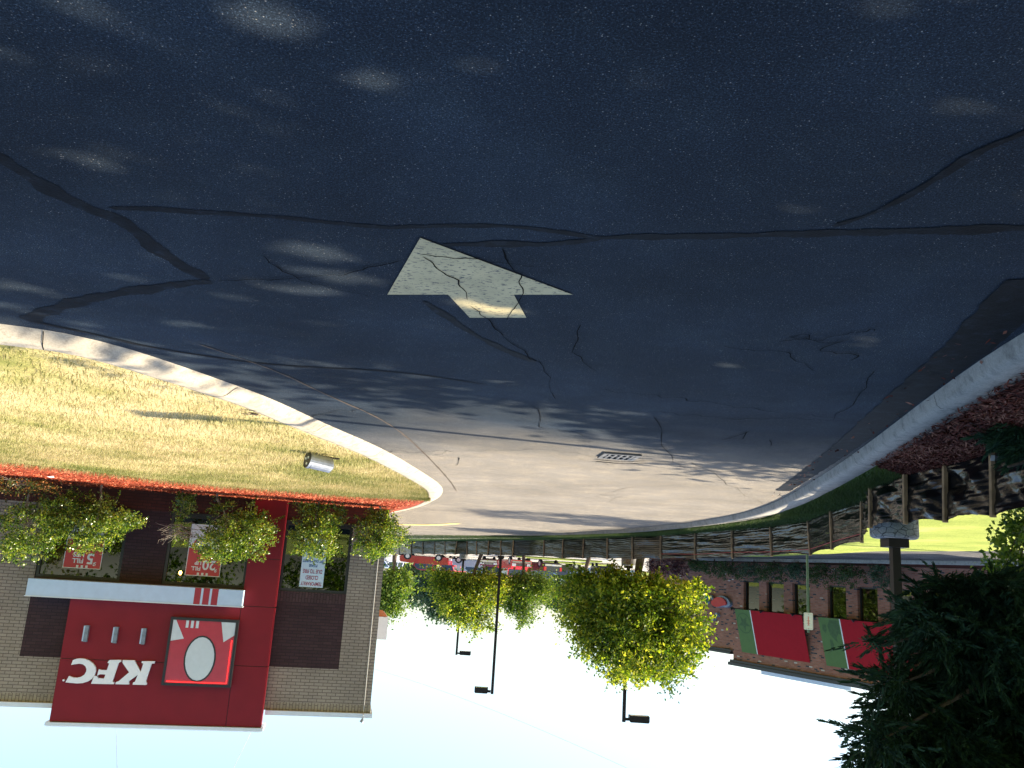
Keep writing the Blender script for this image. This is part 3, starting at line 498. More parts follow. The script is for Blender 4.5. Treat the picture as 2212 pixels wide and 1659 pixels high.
# drive through canopy behind the corner
cn = thing('side_canopy', Vector((3.1, 26.5, 3.0)), 'white boxy canopy with orange underside projecting past the restaurant corner', 'canopy', ang=KF.ang)
cf = Frame((3.35, 26.6), (4.35, 26.42)); m = MB(); m.box(cf, 0, 3.4, 0, 3.2, 3.08, 3.75); m.build('fascia', M['whitep'], cn); m = MB(); m.box(cf, .05, 3.3, .05, 3.1, 3.04, 3.075); m.build('soffit', M['orange'], cn)
m = MB(); m.box(cf, 3.0, 3.2, 1.4, 1.6, 0, 3.04); m.build('support_post', M['white'], cn)
# letters KFC
def fpx(x, y): return (x/2.212/1.82278, (2300+y/2.212)/1.82278)
ls = thing('letter_sign', KF.w(5.8, -.27, 3.9), 'white slanted letters KFC mounted on the red tower', 'sign', ang=KF.ang)
def glyph(name, pts):
    P = [KF.hit(*fpx(1350-a, 650+b), .34) for a, b in pts]; m = MB(); m.prism(KF, P, -.34, -.268); m.build(name, M['whitep'], ls)
glyph('letter_k', [(0, 22), (5, 40), (30, 44), (80, 190), (78, 205), (70, 210), (76, 228), (195, 226), (192, 208), (176, 202), (150, 140), (228, 196), (230, 208), (226, 224), (345, 222), (341, 204), (318, 196), (226, 118), (283, 36), (282, 12), (180, 14), (126, 116), (102, 42), (118, 36), (115, 22)])
glyph('letter_f', [(300, 10), (296, 26), (320, 38), (372, 200), (358, 207), (361, 222), (558, 218), (530, 150), (508, 152), (496, 170), (444, 172), (432, 137), (478, 135), (505, 148), (490, 92), (466, 98), (420, 100), (400, 42), (414, 34), (398, 12)])
C1 = [(715, 12), (690, 2), (660, -3), (620, -1), (575, 15), (540, 42), (520, 75), (516, 108), (528, 145), (552, 176), (585, 198), (630, 212), (680, 215), (730, 211), (780, 205), (750, 150), (715, 163), (680, 166), (645, 158), (615, 138), (600, 112), (597, 90), (607, 65), (630, 48), (660, 43), (700, 48), (731, 54)]
glyph('letter_c', C1); glyph('trademark_dot', [(798+9*math.cos(i*.785), 188+9*math.sin(i*.785)) for i in range(8)])
# sign box (the portrait on it is left out: plain shapes in its colours)
bs = thing('sign_box', KF.w(3.95, -.27, 2.96), 'square red light box with dark frame and plain pale oval on the red tower', 'sign', ang=KF.ang)
X0, X1, Z0, Z1 = 3.2, 4.69, 2.965, 4.44; yf = -.45; m = MB(); m.box(KF, X0, X1, yf+.05, -.271, Z0, Z1)
for b in ((X0, X0+.055, Z0, Z1), (X1-.055, X1, Z0, Z1), (X0+.055, X1-.055, Z0, Z0+.055), (X0+.055, X1-.055, Z1-.055, Z1)): m.box(KF, b[0], b[1], yf, yf+.05, b[2], b[3])
m.build('frame', M['black'], bs); m = MB(); m.box(KF, X0+.055, X1-.055, yf+.02, yf+.0495, Z0+.055, Z1-.055); fc = m.build('face', M['faceR'], bs)
m = MB(); m.prism(KF, [(X0+.06, Z0+.06), (X0+.38, Z0+.06), (X0+.28, Z0+.5), (X0+.06, Z0+.34)], yf+.012, yf+.0195); m.prism(KF, [(X1-.06, Z0+.06), (X1-.12, Z0+.06), (X1-.34, Z0+.46), (X1-.06, Z0+.52)], yf+.012, yf+.0195); m.prism(KF, [((X0+X1)/2+.31*math.cos(t*.2618), Z0+.88+.47*math.sin(t*.2618)) for t in range(24)], yf+.008, yf+.0195); m.build('pale_shape', M['faceW'], fc)
m = MB(); m.prism(KF, [((X0+X1)/2+.345*math.cos(t*.2618), Z0+.88+.505*math.sin(t*.2618)) for t in range(24)], yf+.014, yf+.0197); m.build('dark_outline', M['black'], fc)
m = MB(); [m.box(KF, X1-.62+k*.11, X1-.56+k*.11, yf+.013, yf+.0196, Z0+.06, Z0+.22) for k in range(3)]; m.build('white_stripe', M['faceW'], fc)
m = MB(); m.tube([KF.w(X0+.10, yf+.006, Z0+.45), KF.w(X0+.10, yf+.006, Z1-.085), KF.w(X1-.10, yf+.006, Z1-.085)], .009, 6); m.build('sunlit_edge', M['sunlit_red'], fc)  # glowing bead stands in for sunlight reflecting off the box edge
# slot lights
L3 = ['wall light on the red tower nearest the light box', 'middle wall light of three on the red tower', 'wall light on the red tower farthest from the light box']
for k, (xa, nmx) in enumerate(((5.25, 0), (5.85, 1), (6.47, 2))):
    s_ = thing('wall_lamp', KF.w(xa, -.27, 3.24), 'slim silver '+L3[nmx], 'wall light', 'slim vertical lamps under the letters', ang=KF.ang)
    m = MB(); m.box(KF, xa-.055, xa+.02, -.36, -.271, 3.25, 3.60); m.build('housing', M['metal'], s_); m = MB(); m.box(KF, xa+.0205, xa+.055, -.34, -.271, 3.26, 3.59); m.build('lens_strip', M['white'], s_)
# posters
def text(s, F, x, z, h, y, mat, parent, bold=.0, name='lettering', wid=None):      # x is the reader's left edge
    cu = bpy.data.curves.new('t', 'FONT'); cu.body = s; cu.size = h*1.38; cu.extrude = .001; cu.offset = bold; ob = bpy.data.objects.new('t', cu); me0 = bpy.data.meshes.new_from_object(ob)
    vs = [v.co.copy() for v in me0.vertices]; fs = [tuple(p.vertices) for p in me0.polygons]; mx = max(v.x for v in vs); k = (wid/mx) if wid else 1
    mb = MB(); mb.add([F.w(x+v.x*k, y-v.z, z+v.y) for v in vs], fs); bpy.data.objects.remove(ob); bpy.data.curves.remove(cu); return mb.build(name, mat, parent)
def poster(x0, x1, z0, z1, label, yo=.055):
    p = thing('window_poster', KF.w((x0+x1)/2, yo, z0), label, 'poster', ang=KF.ang); return p, yo
# poster 5 dollars
p, y = poster(6.49, 7.31, .95, 2.03, 'red and white poster reading $5 FILL UPS in the window farthest from the corner')
m = MB(); m.box(KF, 6.49, 7.31, y, y+.004, .95, 2.03); m.build('sheet', M['posterW'], p); m = MB(); m.box(KF, 6.505, 7.295, y-.003, y-.001, 1.37, 2.015); m.build('red_field', M['posterR'], p)
text('$', KF, 6.60, 1.86, .10, y-.005, M['posterW'], p, .004); text('5', KF, 6.66, 1.69, .24, y-.005, M['posterW'], p, .008); text('FILL', KF, 6.88, 1.81, .105, y-.005, M['posterW'], p, .004); text('UPS', KF, 6.88, 1.67, .105, y-.005, M['posterW'], p, .004)
for k in range(3): m = MB(); m.box(KF, 6.77+k*.1, 6.82+k*.1, y-.006, y-.0035, 1.955, 2.014); m.build('stripe', M['posterW'], p)
m = MB(); m.prism(KF, [(6.9+.2*math.cos(t*.4488), 1.42+.15*math.sin(t*.4488)) for t in range(14)], y-.006, y-.004); m.build('food_picture', M['food'], p)
p, y = poster(3.83, 4.62, .84, 2.04, 'tall red and white poster reading $20 FILL UP in the middle window')
m = MB(); m.box(KF, 3.83, 4.62, y, y+.004, .84, 2.04); m.build('sheet', M['posterW'], p); m = MB(); m.box(KF, 3.845, 4.605, y-.003, y-.001, 1.40, 2.025); m.build('red_field', M['posterR'], p)
text('$', KF, 3.91, 1.86, .08, y-.005, M['posterW'], p, .003); text('20', KF, 3.95, 1.68, .22, y-.005, M['posterW'], p, .006, wid=.30); text('FILL', KF, 4.28, 1.83, .09, y-.005, M['posterW'], p, .004); text('UP', KF, 4.28, 1.70, .09, y-.005, M['posterW'], p, .004); text('7', KF, 4.42, 1.2, .19, y-.005, M['posterR'], p, .006)
for k in range(3): m = MB(); m.box(KF, 4.10+k*.1, 4.15+k*.1, y-.006, y-.0035, 1.965, 2.024); m.build('stripe', M['posterW'], p)
m = MB(); m.prism(KF, [(4.2+.2*math.cos(t*.4488), 1.5+.12*math.sin(t*.4488)) for t in range(14)], y-.006, y-.004); m.build('food_picture', M['food'], p)
p, y = poster(1.41, 1.97, 1.0, 2.147, 'pale blue notice reading TEMPORARILY CLOSED DUE TO FIRE in the corner window')
m = MB(); m.box(KF, 1.41, 1.97, y, y+.004, 1.0, 2.147); m.build('sheet', M['posterB'], p)
for s_, z_, h_, w_, c_ in (('TEMPORARILY', 2.03, .085, .50, 'txtR'), ('CLOSED', 1.88, .095, .30, 'txtR'), ('DUE TO FIRE', 1.73, .095, .46, 'txtR'), ('PLEASE', 1.61, .065, .20, 'txtB'), ('VISIT OUR NEAREST', 1.50, .065, .52, 'txtB'), ('LOCATION', 1.39, .065, .26, 'txtB'), ('THANK YOU', 1.27, .05, .28, 'txtB')):
    if s_ != 'THANK YOU': text(s_, KF, 1.69-w_/2, z_, h_, y-.002, M[c_], p, .003, wid=w_)
# ---------------------------------------------------------------- shrubs by the restaurant
def wblobs(F, off, base, L):
    out = []
    for px, py, rx, ry in L:
        a, z = F.hit(px, py, off); c = F.w(a, -off, z); s = (c-Vector((0, 0, EYE))).dot(fw)/FP; out.append(((c.x-base.x, c.y-base.y, c.z-base.z), (rx*s, min(rx*s, .55), ry*s)))
    return out
SH = [('small low bronze tinted bush at the foot of the tall sprigged shrub', 'leafR', 45, 1018, [(40, 1040, 58, 30), (100, 1045, 30, 26)], 2600, .05, 1.45),
 ('tall dark shrub with one long sprig against the far tan brick', 'leafS', 70, 1030, [(55, 1140, 72, 52), (130, 1110, 55, 45), (60, 1185, 60, 26), (42, 1212, 12, 34), (160, 1080, 22, 34)], 9500, .055, 1.0),
 ('spreading glossy shrub in front of the $5 poster', 'leafS', 222, 1036, [(210, 1130, 78, 42), (180, 1165, 60, 28), (262, 1125, 50, 22), (215, 1088, 34, 26), (285, 1140, 22, 10)], 8500, .055, 1.0),
 ('thin half bare shrub with leafless twigs between the two lit shrubs', 'leafS', 396, 1056, [(398, 1085, 26, 24), (392, 1118, 14, 16), (388, 1150, 12, 14)], 1500, .05, .95),
 ('bushy green shrub in front of the $20 poster and red column', 'leafS', 470, 1062, [(520, 1150, 76, 50), (470, 1170, 60, 38), (560, 1130, 40, 30), (500, 1195, 60, 22), (480, 1090, 30, 24), (560, 1180, 28, 20), (550, 1095, 14, 20)], 10500, .055, .95),
 ('dense dark shrub before the fire notice', 'leafS', 690, 1075, [(680, 1150, 50, 46), (700, 1120, 40, 34), (680, 1188, 48, 22), (668, 1092, 36, 22), (732, 1105, 20, 28)], 8500, .055, .95),
 ('rounded shrub on a bare stem at the restaurant corner', 'leafS', 822, 1090, [(812, 1150, 48, 42), (805, 1185, 46, 24), (846, 1160, 34, 34), (825, 1120, 34, 20)], 8500, .055, .95)]
for lab, mt, bpx, bpy_, L, nl, lf, off in SH:
    base = G(bpx, bpy_, .14); a, _ = KF.hit(bpx, bpy_, off); base = KF.w(a, -off, .14)
    tree('shrub', base, 1.4, wblobs(KF, off, base, L), M[mt], lf, lab, 'shrub', 'shrubs in the mulch bed under the windows', nl=nl, trunk_r=.022, bk='barkp', per=22, cr=.10, limbs=22, shoots=int(nl/170), shl=.2)
tw_ = MB(); bs_ = KF.w(KF.hit(390, 1120, .95)[0], -.95, 1.0)
for k in range(46):
    a = random.uniform(-.9, 3.6); s0 = bs_+Vector((random.uniform(-.05, .05), random.uniform(-.05, .05), random.uniform(-.12, .15))); p1 = s0+Vector((math.cos(a)*.2, random.uniform(-.12, .12), math.sin(a)*.08+random.uniform(-.05, .12))); p2 = p1+Vector((math.cos(a)*random.uniform(.1, .3), random.uniform(-.1, .1), random.uniform(-.05, .18))); p3 = p2+Vector((random.uniform(-.08, .1), 0, random.uniform(-.08, .1)))
    tw_.tube([s0, p1, p2, p3], [.008, .006, .004, .002], 4, cap=False)
tag(tw_.build('bare_twigs', M['barkp'], pivot=bs_), 'grey leafless twigs sticking out of the thin shrub', 'twigs')
# spotlight lying in the grass
sp = G(700, 986, .125); sa = math.radians(-38); sf = Frame((sp.x, sp.y), (sp.x+math.cos(sa), sp.y+math.sin(sa))); fl = thing('flood_light', Vector((sp.x, sp.y, .12)), 'silver cylindrical flood light lying low in the dry grass', 'flood light', ang=sf.ang)
m = MB(); ax = [sf.w(-.13, 0, .225), sf.w(-.10, 0, .232), sf.w(.20, 0, .205), sf.w(.205, 0, .205)]; m.tube(ax, [.06, .105, .105, .112], 20, cap=True).tube([sf.w(.20, 0, .205), sf.w(.235, 0, .20)], [.112, .112], 20, cap=False); m.build('housing', M['metal'], fl, smooth=False)
m = MB(); m.tube([sf.w(.2349, 0, .201), sf.w(.236, 0, .201)], [.108, .108], 20); hd = m.build('dark_face', M['black'], fl)
BL = simple('bright_lens', (.9, .85, .6), .1)
for a, b in ((-.035, .17), (.035, .18), (.0, .25)): m = MB(); m.tube([sf.w(.236, a, b), sf.w(.246, a, b)], [.017, .017], 10); m.build('lens', BL, hd)
m = MB(); m.box(sf, -.22, .02, -.03, .03, .12, .14).box(sf, -.05, -.02, -.03, .03, .14, .16); m.build('bracket', M['bronze'], fl)
for (px, py), lab in (((365, 1740/1.823+.0), ''),): pass
a_ = KF.hit(*(202/1.0*1, 1050), 1.6)
pb = MB(); pp = G(110, 1027, .15); pb.add([pp+Vector((-.07, -.03, .01)), pp+Vector((.06, -.04, .03)), pp+Vector((.07, .04, .015)), pp+Vector((-.05, .05, .035)), pp+Vector((0, 0, .05))], [(0, 1, 4), (1, 2, 4), (2, 3, 4), (3, 0, 4)]); tag(pb.build('litter_scrap', M['posterW'], pivot=pp), 'white paper scrap lying on the red mulch', 'litter')
lv = MB(); lp = G(540, 889, .10)
for k in range(9): c = lp+Vector((random.uniform(-.07, .07), random.uniform(-.04, .04), .01+k*.002)); lv.add([c+Vector((-.04, 0, 0)), c+Vector((0, -.02, .008)), c+Vector((.04, .0, .002)), c+Vector((0, .02, .01))], [(0, 1, 2, 3)])
tag(lv.build('dead_leaves', M['bark'], pivot=lp), 'small heap of brown dead leaves on the grass beside the kerb', 'leaves')

# ---------------------------------------------------------------- silt fence
fence = thing('silt_fence', fb[5][0], 'black plastic silt fence on wooden stakes curving along the grass verge', 'fence')
for i, (b, t) in enumerate(fb):
    d = (b-Vector((0, 0, b.z))).normalized(); s = MB(); o = -d*.03; w = .021
    s.tube([b+o-Vector((0, 0, .1)), t+o+Vector((0, 0, .012))], w*1.35, 4, sq=True); s.build('stake', M['stake'], fence)
for i in range(len(fb)-1):
    (b0, t0), (b1, t1) = fb[i], fb[i+1]; L = (b1-b0).length; nx = max(10, min(46, int(L/.045))); nz = 22 if b0.y < 24 else 9; V = []
    fold = 1.0 if b0.y < 12 else .45; ph = random.uniform(0, 9); sl_ = random.uniform(1.2, 3.2)*(1 if b0.y < 12 else .12); nn = (b1-b0).cross(Vector((0, 0, 1))).normalized()
    if nn.dot(b0-Vector((0, 0, 0))) < 0: nn = -nn
    gap = (i == 16)
    for a in range(nx+1):
        u = a/nx; bo = b0.lerp(b1, u); to = t0.lerp(t1, u); sag = -.035*math.sin(u*math.pi)*random.uniform(.9, 1.1)
        for c in range(nz+1):
            v = c/nz; p = bo.lerp(to, v); p.z += sag*v - (.04 if c == 0 else 0)
            q_ = v*(5.5 if fold > .5 else 9)+sl_*u*4+ph; amp = (.045 if fold > .5 else .042)*fold*math.sin(u*math.pi)**.35
            fr_ = 1.0 if fold > .5 else 1.9; pz_ = Vector((u*L*(1.6 if fold > .5 else .55)+ph, (v*3.4+u*L*sl_*.45)*fr_, i*3.7)); dsp = mnoise.noise(pz_)*1.5+mnoise.noise(pz_*2.3+Vector((0, 0, 9)))*.9+mnoise.noise(pz_*4.6)*.4
            V.append(p+nn*(dsp*amp+(.22*math.sin(u*math.pi) if gap else 0)+random.uniform(-.003, .003)))
    m = MB(); m.add(V, [(a*(nz+1)+c, (a+1)*(nz+1)+c, (a+1)*(nz+1)+c+1, a*(nz+1)+c+1) for a in range(nx) for c in range(nz)]); m.build('fabric_panel', M['film'], fence, smooth=True)
m = MB(); m.tube([fb[k][0].lerp(fb[k][1], f)-(fb[k][0]-Vector((0, 0, 0))).normalized()*.05 for k, f in ((4, .92), (5, .80), (6, .82), (7, .84), (8, .86), (9, .80), (10, .82), (11, .78))], .006, 5); m.build('red_cord', simple('red_cord', (.4, .04, .03), .7), fence)
fl_ = MB(); b, t = fb[1]; s0 = b.lerp(t, .10)-(b.normalized())*.06; fl_.box(None, s0.x-.02, s0.x+.02, s0.y-.003, s0.y+.001, s0.z, s0.z+.05); fl_.build('paper_tag', M['posterW'], fence)

# ---------------------------------------------------------------- lamp posts
def lamp(name, x, y, H, bh, bd, head, label, hl=.75, z0=.05, pw=.06, group='dark square lamp posts'):
    t = thing(name, Vector((x, y, z0)), label, 'lamp post', group); F = Frame((x, y), (x+1, y))
    m = MB(); m.tube([(x, y, z0-.1), (x, y, bh-.04), (x, y, bh-.012), (x, y, bh)], [bd/2, bd/2, bd/2-.012, bd/2-.035], 28); m.build('pedestal', M['base'], t)
    m = MB(); m.box(F, -pw*2.3, pw*2.3, -pw*2.3, pw*2.3, bh+.001, bh+.11); m.build('base_cover', M['bronze'], t)
    m = MB(); m.tube([(x, y, bh+.11), (x, y, H)], pw*1.30, 4, sq=True); m.build('pole', M['bronze'], t)
    s = 1 if head > 0 else -1; m = MB(); xa, xb = sorted((s*pw, s*(.22+hl))); xc = s*.2
    m.box(F, min(s*pw, xc), max(s*pw, xc), -.05, .05, H-.16, H-.06); lo, hi = sorted((xc, s*(.2+hl))); P = [(xc, H-.27), (s*(.2+hl), H-.27), (s*(.2+hl), H-.07), (s*(.16+hl), H-.02), (xc+s*.05, H-.02), (xc, H-.07)]
    m.prism(F, P, -.18, .18); h = m.build('lamp_head', M['bronze'], t); m = MB(); m.box(F, lo+.05, hi-.05, -.15, .15, H-.275, H-.2705); m.build('lens', M['lens'], h)
    return t
lamp('lamp_post', -4.97, 10.62, 7.35, .78, .575, 1, 'near lamp post rising from a thick cracked concrete pedestal behind the fence', hl=.72, pw=.055)
q = D(1082, 1200, 40.5); lamp('lamp_post', q.x, 40.5, 7.02, .75, .6, 1, 'tall slender lamp post standing clear of the trees, its head against open sky', hl=.62, pw=.07)
q = D(1358, 1210, 35); lamp('lamp_post', q.x, 35, 7.0, .92, .6, -1, 'lamp post whose top and head show past the big bright green tree', hl=.8, pw=.07)
q = D(1001, 1210, 58); lamp('lamp_post', q.x, 58, 7.08, .8, .6, -1, 'smallest and farthest lamp post behind the yellow green tree', hl=.75, pw=.075)
# ---------------------------------------------------------------- sign post
x = D(1744, 1230, 24); sy = 24; sF = Frame((x.x, sy), (x.x+.97, sy+.1)); t = thing('parking_sign', Vector((x.x, sy, .05)), 'small white faded sign on a green post beyond the silt fence', 'sign', ang=sF.ang)
m = MB(); m.box(sF, -.03, -.022, -.02, .02, 0, 2.62).box(sF, .022, .03, -.02, .02, 0, 2.62).box(sF, -.022, .022, .012, .02, 0, 2.62); m.build('post', M['green_post'], t)
P = []; hw, hh, cz, rr = .125, .23, 2.31, .03
for cx_, cz_, a0_ in ((hw-rr, hh-rr, 0), (-hw+rr, hh-rr, 90), (-hw+rr, -hh+rr, 180), (hw-rr, -hh+rr, 270)): P += [(cx_+rr*math.cos(math.radians(a0_+k*30)), cz+cz_+rr*math.sin(math.radians(a0_+k*30))) for k in range(4)]
m = MB(); m.prism(sF, P, -.026, -.021); sg = m.build('plate', M['signw'], t); m = MB()
for b in ((-.012, .012, -.13, .10), (-.05, .05, -.02, .0), (-.05, .05, .045, .06), (-.03, .03, .10, .115)): m.box(sF, b[0], b[1], -.029, -.0262, cz+b[2], cz+b[3])
for b in ((-.105, -.10, -.2, .2), (.10, .105, -.2, .2), (-.10, .10, .195, .2), (-.10, .10, -.2, -.195)): m.box(sF, b[0], b[1], -.028, -.0262, cz+b[2], cz+b[3])
m.build('faded_print', M['signr'], sg); m = MB(); [m.tube([sF.w(0, -.026, cz+s*.19), sF.w(0, -.032, cz+s*.19)], .008, 8) for s in (-1, 1)]; m.build('bolt', M['bronze'], sg)

# ---------------------------------------------------------------- brick restaurant across the lane
CF = Frame((-16.9, 38), (-12.07, 47.5))
cb = thing('brick_building', CF.w(0, 0, 0), 'weathered red brick restaurant with two green and red canvas awnings', 'building', ang=CF.ang)
CW = [(7.28, 8.43), (5.56, 6.75), (3.85, 4.98), (1.70, 2.78), (-.03, 1.06), (-1.75, -.65), (-3.6, -2.5), (-5.4, -4.3)]
m = MB(); xs = [9.2]
for a, b in CW: m.box(CF, b, xs[-1], 0, .4, 0, 5.28); xs.append(a)
m.box(CF, -9, xs[-1], 0, .4, 0, 5.28)
for a, b in CW: m.box(CF, a, b, 0, .4, 0, 1.15).box(CF, a, b, 0, .4, 2.70, 5.28)
m.box(CF, 8.8, 9.2, .4, 12, 0, 5.28).box(CF, -9, -8.6, .4, 12, 0, 5.28); m.build('main_wall', M['redb'], cb)
m = MB(); m.box(CF, 9.2, 17, .15, .5, 0, 4.8).box(CF, 16.6, 17, .5, 12, 0, 4.8); m.build('wing_wall', M['redb'], cb)
m = MB(); m.box(CF, -9, 9.2, .4, 12, 5.0, 5.2).box(CF, 9.2, 16.6, .5, 12, 4.5, 4.7); m.build('roof', M['cap'], cb)
m = MB(); m.box(CF, -9.2, 9.3, -.16, .5, 5.28, 5.40).box(CF, -9.25, 9.36, -.24, .5, 5.40, 5.56).box(CF, 9.36, 17.1, -.02, .6, 4.8, 4.92).box(CF, 9.36, 17.15, -.1, .6, 4.92, 5.03); m.build('cornice', M['black'], cb)
m = MB(); m.box(CF, 2.6, 8.4, 1.2, 3.5, 5.3, 5.92).box(CF, -5, 1.6, 1.2, 3.0, 5.3, 6.05); m.build('roof_unit', M['cap'], cb)
for a, b in CW:
    m = MB(); z0, z1 = 1.15, 2.70
    for q in ((a, a+.07, z0, z1), (b-.07, b, z0, z1), (a+.07, b-.07, z0, z0+.07), (a+.07, b-.07, z1-.07, z1)): m.box(CF, q[0], q[1], .16, .24, q[2], q[3])
    m.box(CF, a-.001, a+.0, 0, .16, z0, z1); fr = m.build('window', M['black'], cb)
    m = MB(); m.add([CF.w(a+.07, .19, z0+.07), CF.w(b-.07, .19, z0+.07), CF.w(b-.07, .19, z1-.07), CF.w(a+.07, .19, z1-.07)], [(0, 1, 2, 3)]); m.build('pane', M['glass'], fr)
m = MB(); m.box(CF, -8.6, 8.8, 3.5, 3.6, 0, 4); m.build('interior', M['room'], cb)
for k, (x0, x1, gx, lab) in enumerate(((3.9, 8.52, 7.42, 'green and red canvas awning with a star emblem, nearer the round red sign'), (-1.95, 2.9, 1.68, 'green and red canvas awning with a chilli emblem, partly behind the dark juniper'))):
    t = thing('awning', CF.w((x0+x1)/2, 0, 2.64), lab, 'awning', 'green and red canvas awnings on the brick wall', ang=CF.ang)
    def q4(a, b, mat, nm_, e=0.0, z0=0, z1=1):
        n_ = Vector((0, 0, 0)); m = MB(); pr = .52; za, zb_ = 2.64, 4.82
        def P(x, v, o): return CF.w(x, -(pr*(1-v)+.02)-o, za+(zb_-za)*v)
        m.add([P(a, z0, e), P(b, z0, e), P(b, z1, e), P(a, z1, e), P(a, z0, e-.012), P(b, z0, e-.012), P(b, z1, e-.012), P(a, z1, e-.012)], [(0, 1, 2, 3), (7, 6, 5, 4), (0, 4, 5, 1), (3, 2, 6, 7), (0, 3, 7, 4), (1, 5, 6, 2)]); return m.build(nm_, mat, t), P
    q4(x0, gx-.06, M['awnR'], 'red_canvas'); q4(gx-.06, gx, M['awnW'], 'white_band'); gr, P = q4(gx, x1, M['awnG'], 'green_canvas')
    m = MB(); m.tube([CF.w(x0+.02, -.5, 2.65), CF.w(x1-.02, -.5, 2.65)], .02, 5); m.tube([CF.w(x0+.02, -.5, 2.65), CF.w(x0+.02, -.03, 2.65)], .02, 5).tube([CF.w(x1-.02, -.5, 2.65), CF.w(x1-.02, -.03, 2.65)], .02, 5); m.build('awning_frame', M['black'], t)
    m = MB()
    def em(pts): 
        tri = geometry.tessellate_polygon([[Vector((a, b, 0)) for a, b in pts]]); m.add([P(a, (b-2.64)/2.18, .004) for a, b in pts], [tuple(i) for i in tri])
    if k == 0:
        cx_, cz_, R_ = 7.97, 3.32, .47; st_ = [(cx_+(R_*.93 if i % 2 == 0 else R_*.38)*math.cos(math.pi/2+i*math.pi/5), cz_+(R_*.93 if i % 2 == 0 else R_*.38)*math.sin(math.pi/2+i*math.pi/5)) for i in range(10)]; em(st_)
        for i in range(36):
            a, b = i*math.pi/18, (i+1)*math.pi/18; em([(cx_+R_*math.cos(a), cz_+R_*math.sin(a)), (cx_+R_*math.cos(b), cz_+R_*math.sin(b)), (cx_+R_*1.1*math.cos(b), cz_+R_*1.1*math.sin(b)), (cx_+R_*1.1*math.cos(a), cz_+R_*1.1*math.sin(a))])
    else:
        em([(1.75, 2.72), (2.25, 2.72), (2.42, 3.0), (2.35, 3.4), (2.1, 3.62), (1.95, 3.75), (2.0, 3.5), (1.85, 3.3), (1.72, 3.35)]); em([(2.5, 2.95), (2.7, 2.95), (2.75, 3.2), (2.6, 3.35), (2.5, 3.2)]); em([(2.28, 3.6), (2.42, 3.6), (2.44, 3.95), (2.32, 4.02), (2.22, 3.85)])
    m.build('emblem', M['awnD'], gr)
    for j in range(3):
        xl = x1-.02-j*(x1-x0)*.46; lt = thing('awning_lamp', CF.w(xl, -.5, 2.5), ('small black lamp at the %s of the %s awning' % (('green end', 'middle', 'red end')[j], ('star', 'chilli')[k])), 'lamp', 'small black lamps under the awnings', ang=CF.ang)
        m = MB(); m.tube([CF.w(xl, -.5, 2.62), CF.w(xl+.05, -.62, 2.60), CF.w(xl+.12, -.72, 2.66)], [.02, .05, .09], 8); m.build('shade', M['black'], lt); m = MB(); m.tube([CF.w(xl, -.02, 2.6), CF.w(xl, -.5, 2.62)], .014, 5); m.build('arm', M['black'], lt)
# round pepper sign
ps = thing('pepper_sign', CF.w(10.3, 0, 2.05), 'red pepper shaped sign with a curled green stem on the brick wing wall', 'sign', ang=CF.ang)
def c7(x, y): return CF.hit((2750+x/7.373)/1.82278, (2280+y/7.373)/1.82278, -.0)
body = [(410, 690), (450, 630), (520, 560), (600, 525), (700, 528), (770, 565), (830, 620), (862, 690), (850, 750), (810, 770), (740, 770), (690, 800), (560, 820), (470, 770)]; outb = [(440, 700), (500, 590), (590, 500), (700, 480), (800, 520), (880, 590), (935, 680), (930, 760), (880, 815), (800, 830), (720, 810), (560, 830), (460, 780)]
def pz(pts): return [c7(*p) for p in smooth2(pts)]
def smooth2(P):
    for _ in range(2): P = [((a[0]*(3-2*k)+b[0]*(1+2*k))/4, (a[1]*(3-2*k)+b[1]*(1+2*k))/4) for a, b in zip(P, P[1:]+P[:1]) for k in (0, 1)]
    return P
m = MB(); m.prism(CF, pz(outb), -.06, .149); m.build('pepper_backing', M['chilB'], ps); m = MB(); m.prism(CF, pz(body), -.16, -.061); m.build('pepper', M['chilR'], ps)
m = MB(); S_ = [c7(*p) for p in ((430, 700), (440, 600), (390, 510), (310, 510), (250, 570), (240, 640), (290, 690), (330, 650))]; m.tube([CF.w(a, -.0, b) for a, b in S_], [.07, .09, .11, .11, .10, .09, .08, .03], 8); m.build('stem_backing', M['chilB'], ps)
m = MB(); m.tube([CF.w(a+.03, -.12, b-.03) for a, b in S_[2:]], [.05, .075, .085, .085, .07, .03], 8); m.build('stem', M['chilG'], ps)
m = MB(); [m.prism(CF, [(c7(x_, y_)[0]+r_*math.cos(i*.6283), c7(x_, y_)[1]+r_*1.2*math.sin(i*.6283)) for i in range(10)], -.08, .149) for x_, y_, r_ in ((430, 1130, .13), (540, 1040, .1))]; m.build('sign_fragment', M['chilB'], ps)
# shrubs at its foot
cs = [(14.5, .75, .8, 'leafP', 'purple'), (12.8, .7, .85, 'leafP', 'purple'), (11.0, .55, .5, 'leafD', 'clipped round'), (9.6, .8, .8, 'leafD', 'dark'), (8.2, .8, .9, 'leafD', 'dark'), (6.6, .75, .85, 'leafB', 'dark'), (5.2, .8, .9, 'leafD', 'dark'), (3.6, .75, .7, 'leafB', 'dark'), (2.1, .7, 1.05, 'leafD', 'tall dark'), (.5, .75, .9, 'leafD', 'dark'), (-1.2, .7, .8, 'leafB', 'dark')]
cl = ['purple shrub at the far end of the brick wing wall', 'purple shrub beside the clipped round bush at the brick wall', 'small clipped round bush below the pepper sign', 'dark shrub at the brick corner between pepper sign and star awning', 'dark shrub under the first window beneath the star awning', 'bluish dark shrub under the second window of the star awning', 'dark shrub behind the small white sign, at the third window', 'low bluish shrub at the brick pier between the two awnings', 'tall dark shrub covering the first window under the chilli awning', 'dark shrub under the second window of the chilli awning', 'bluish dark shrub beside the near lamp post at the brick wall']
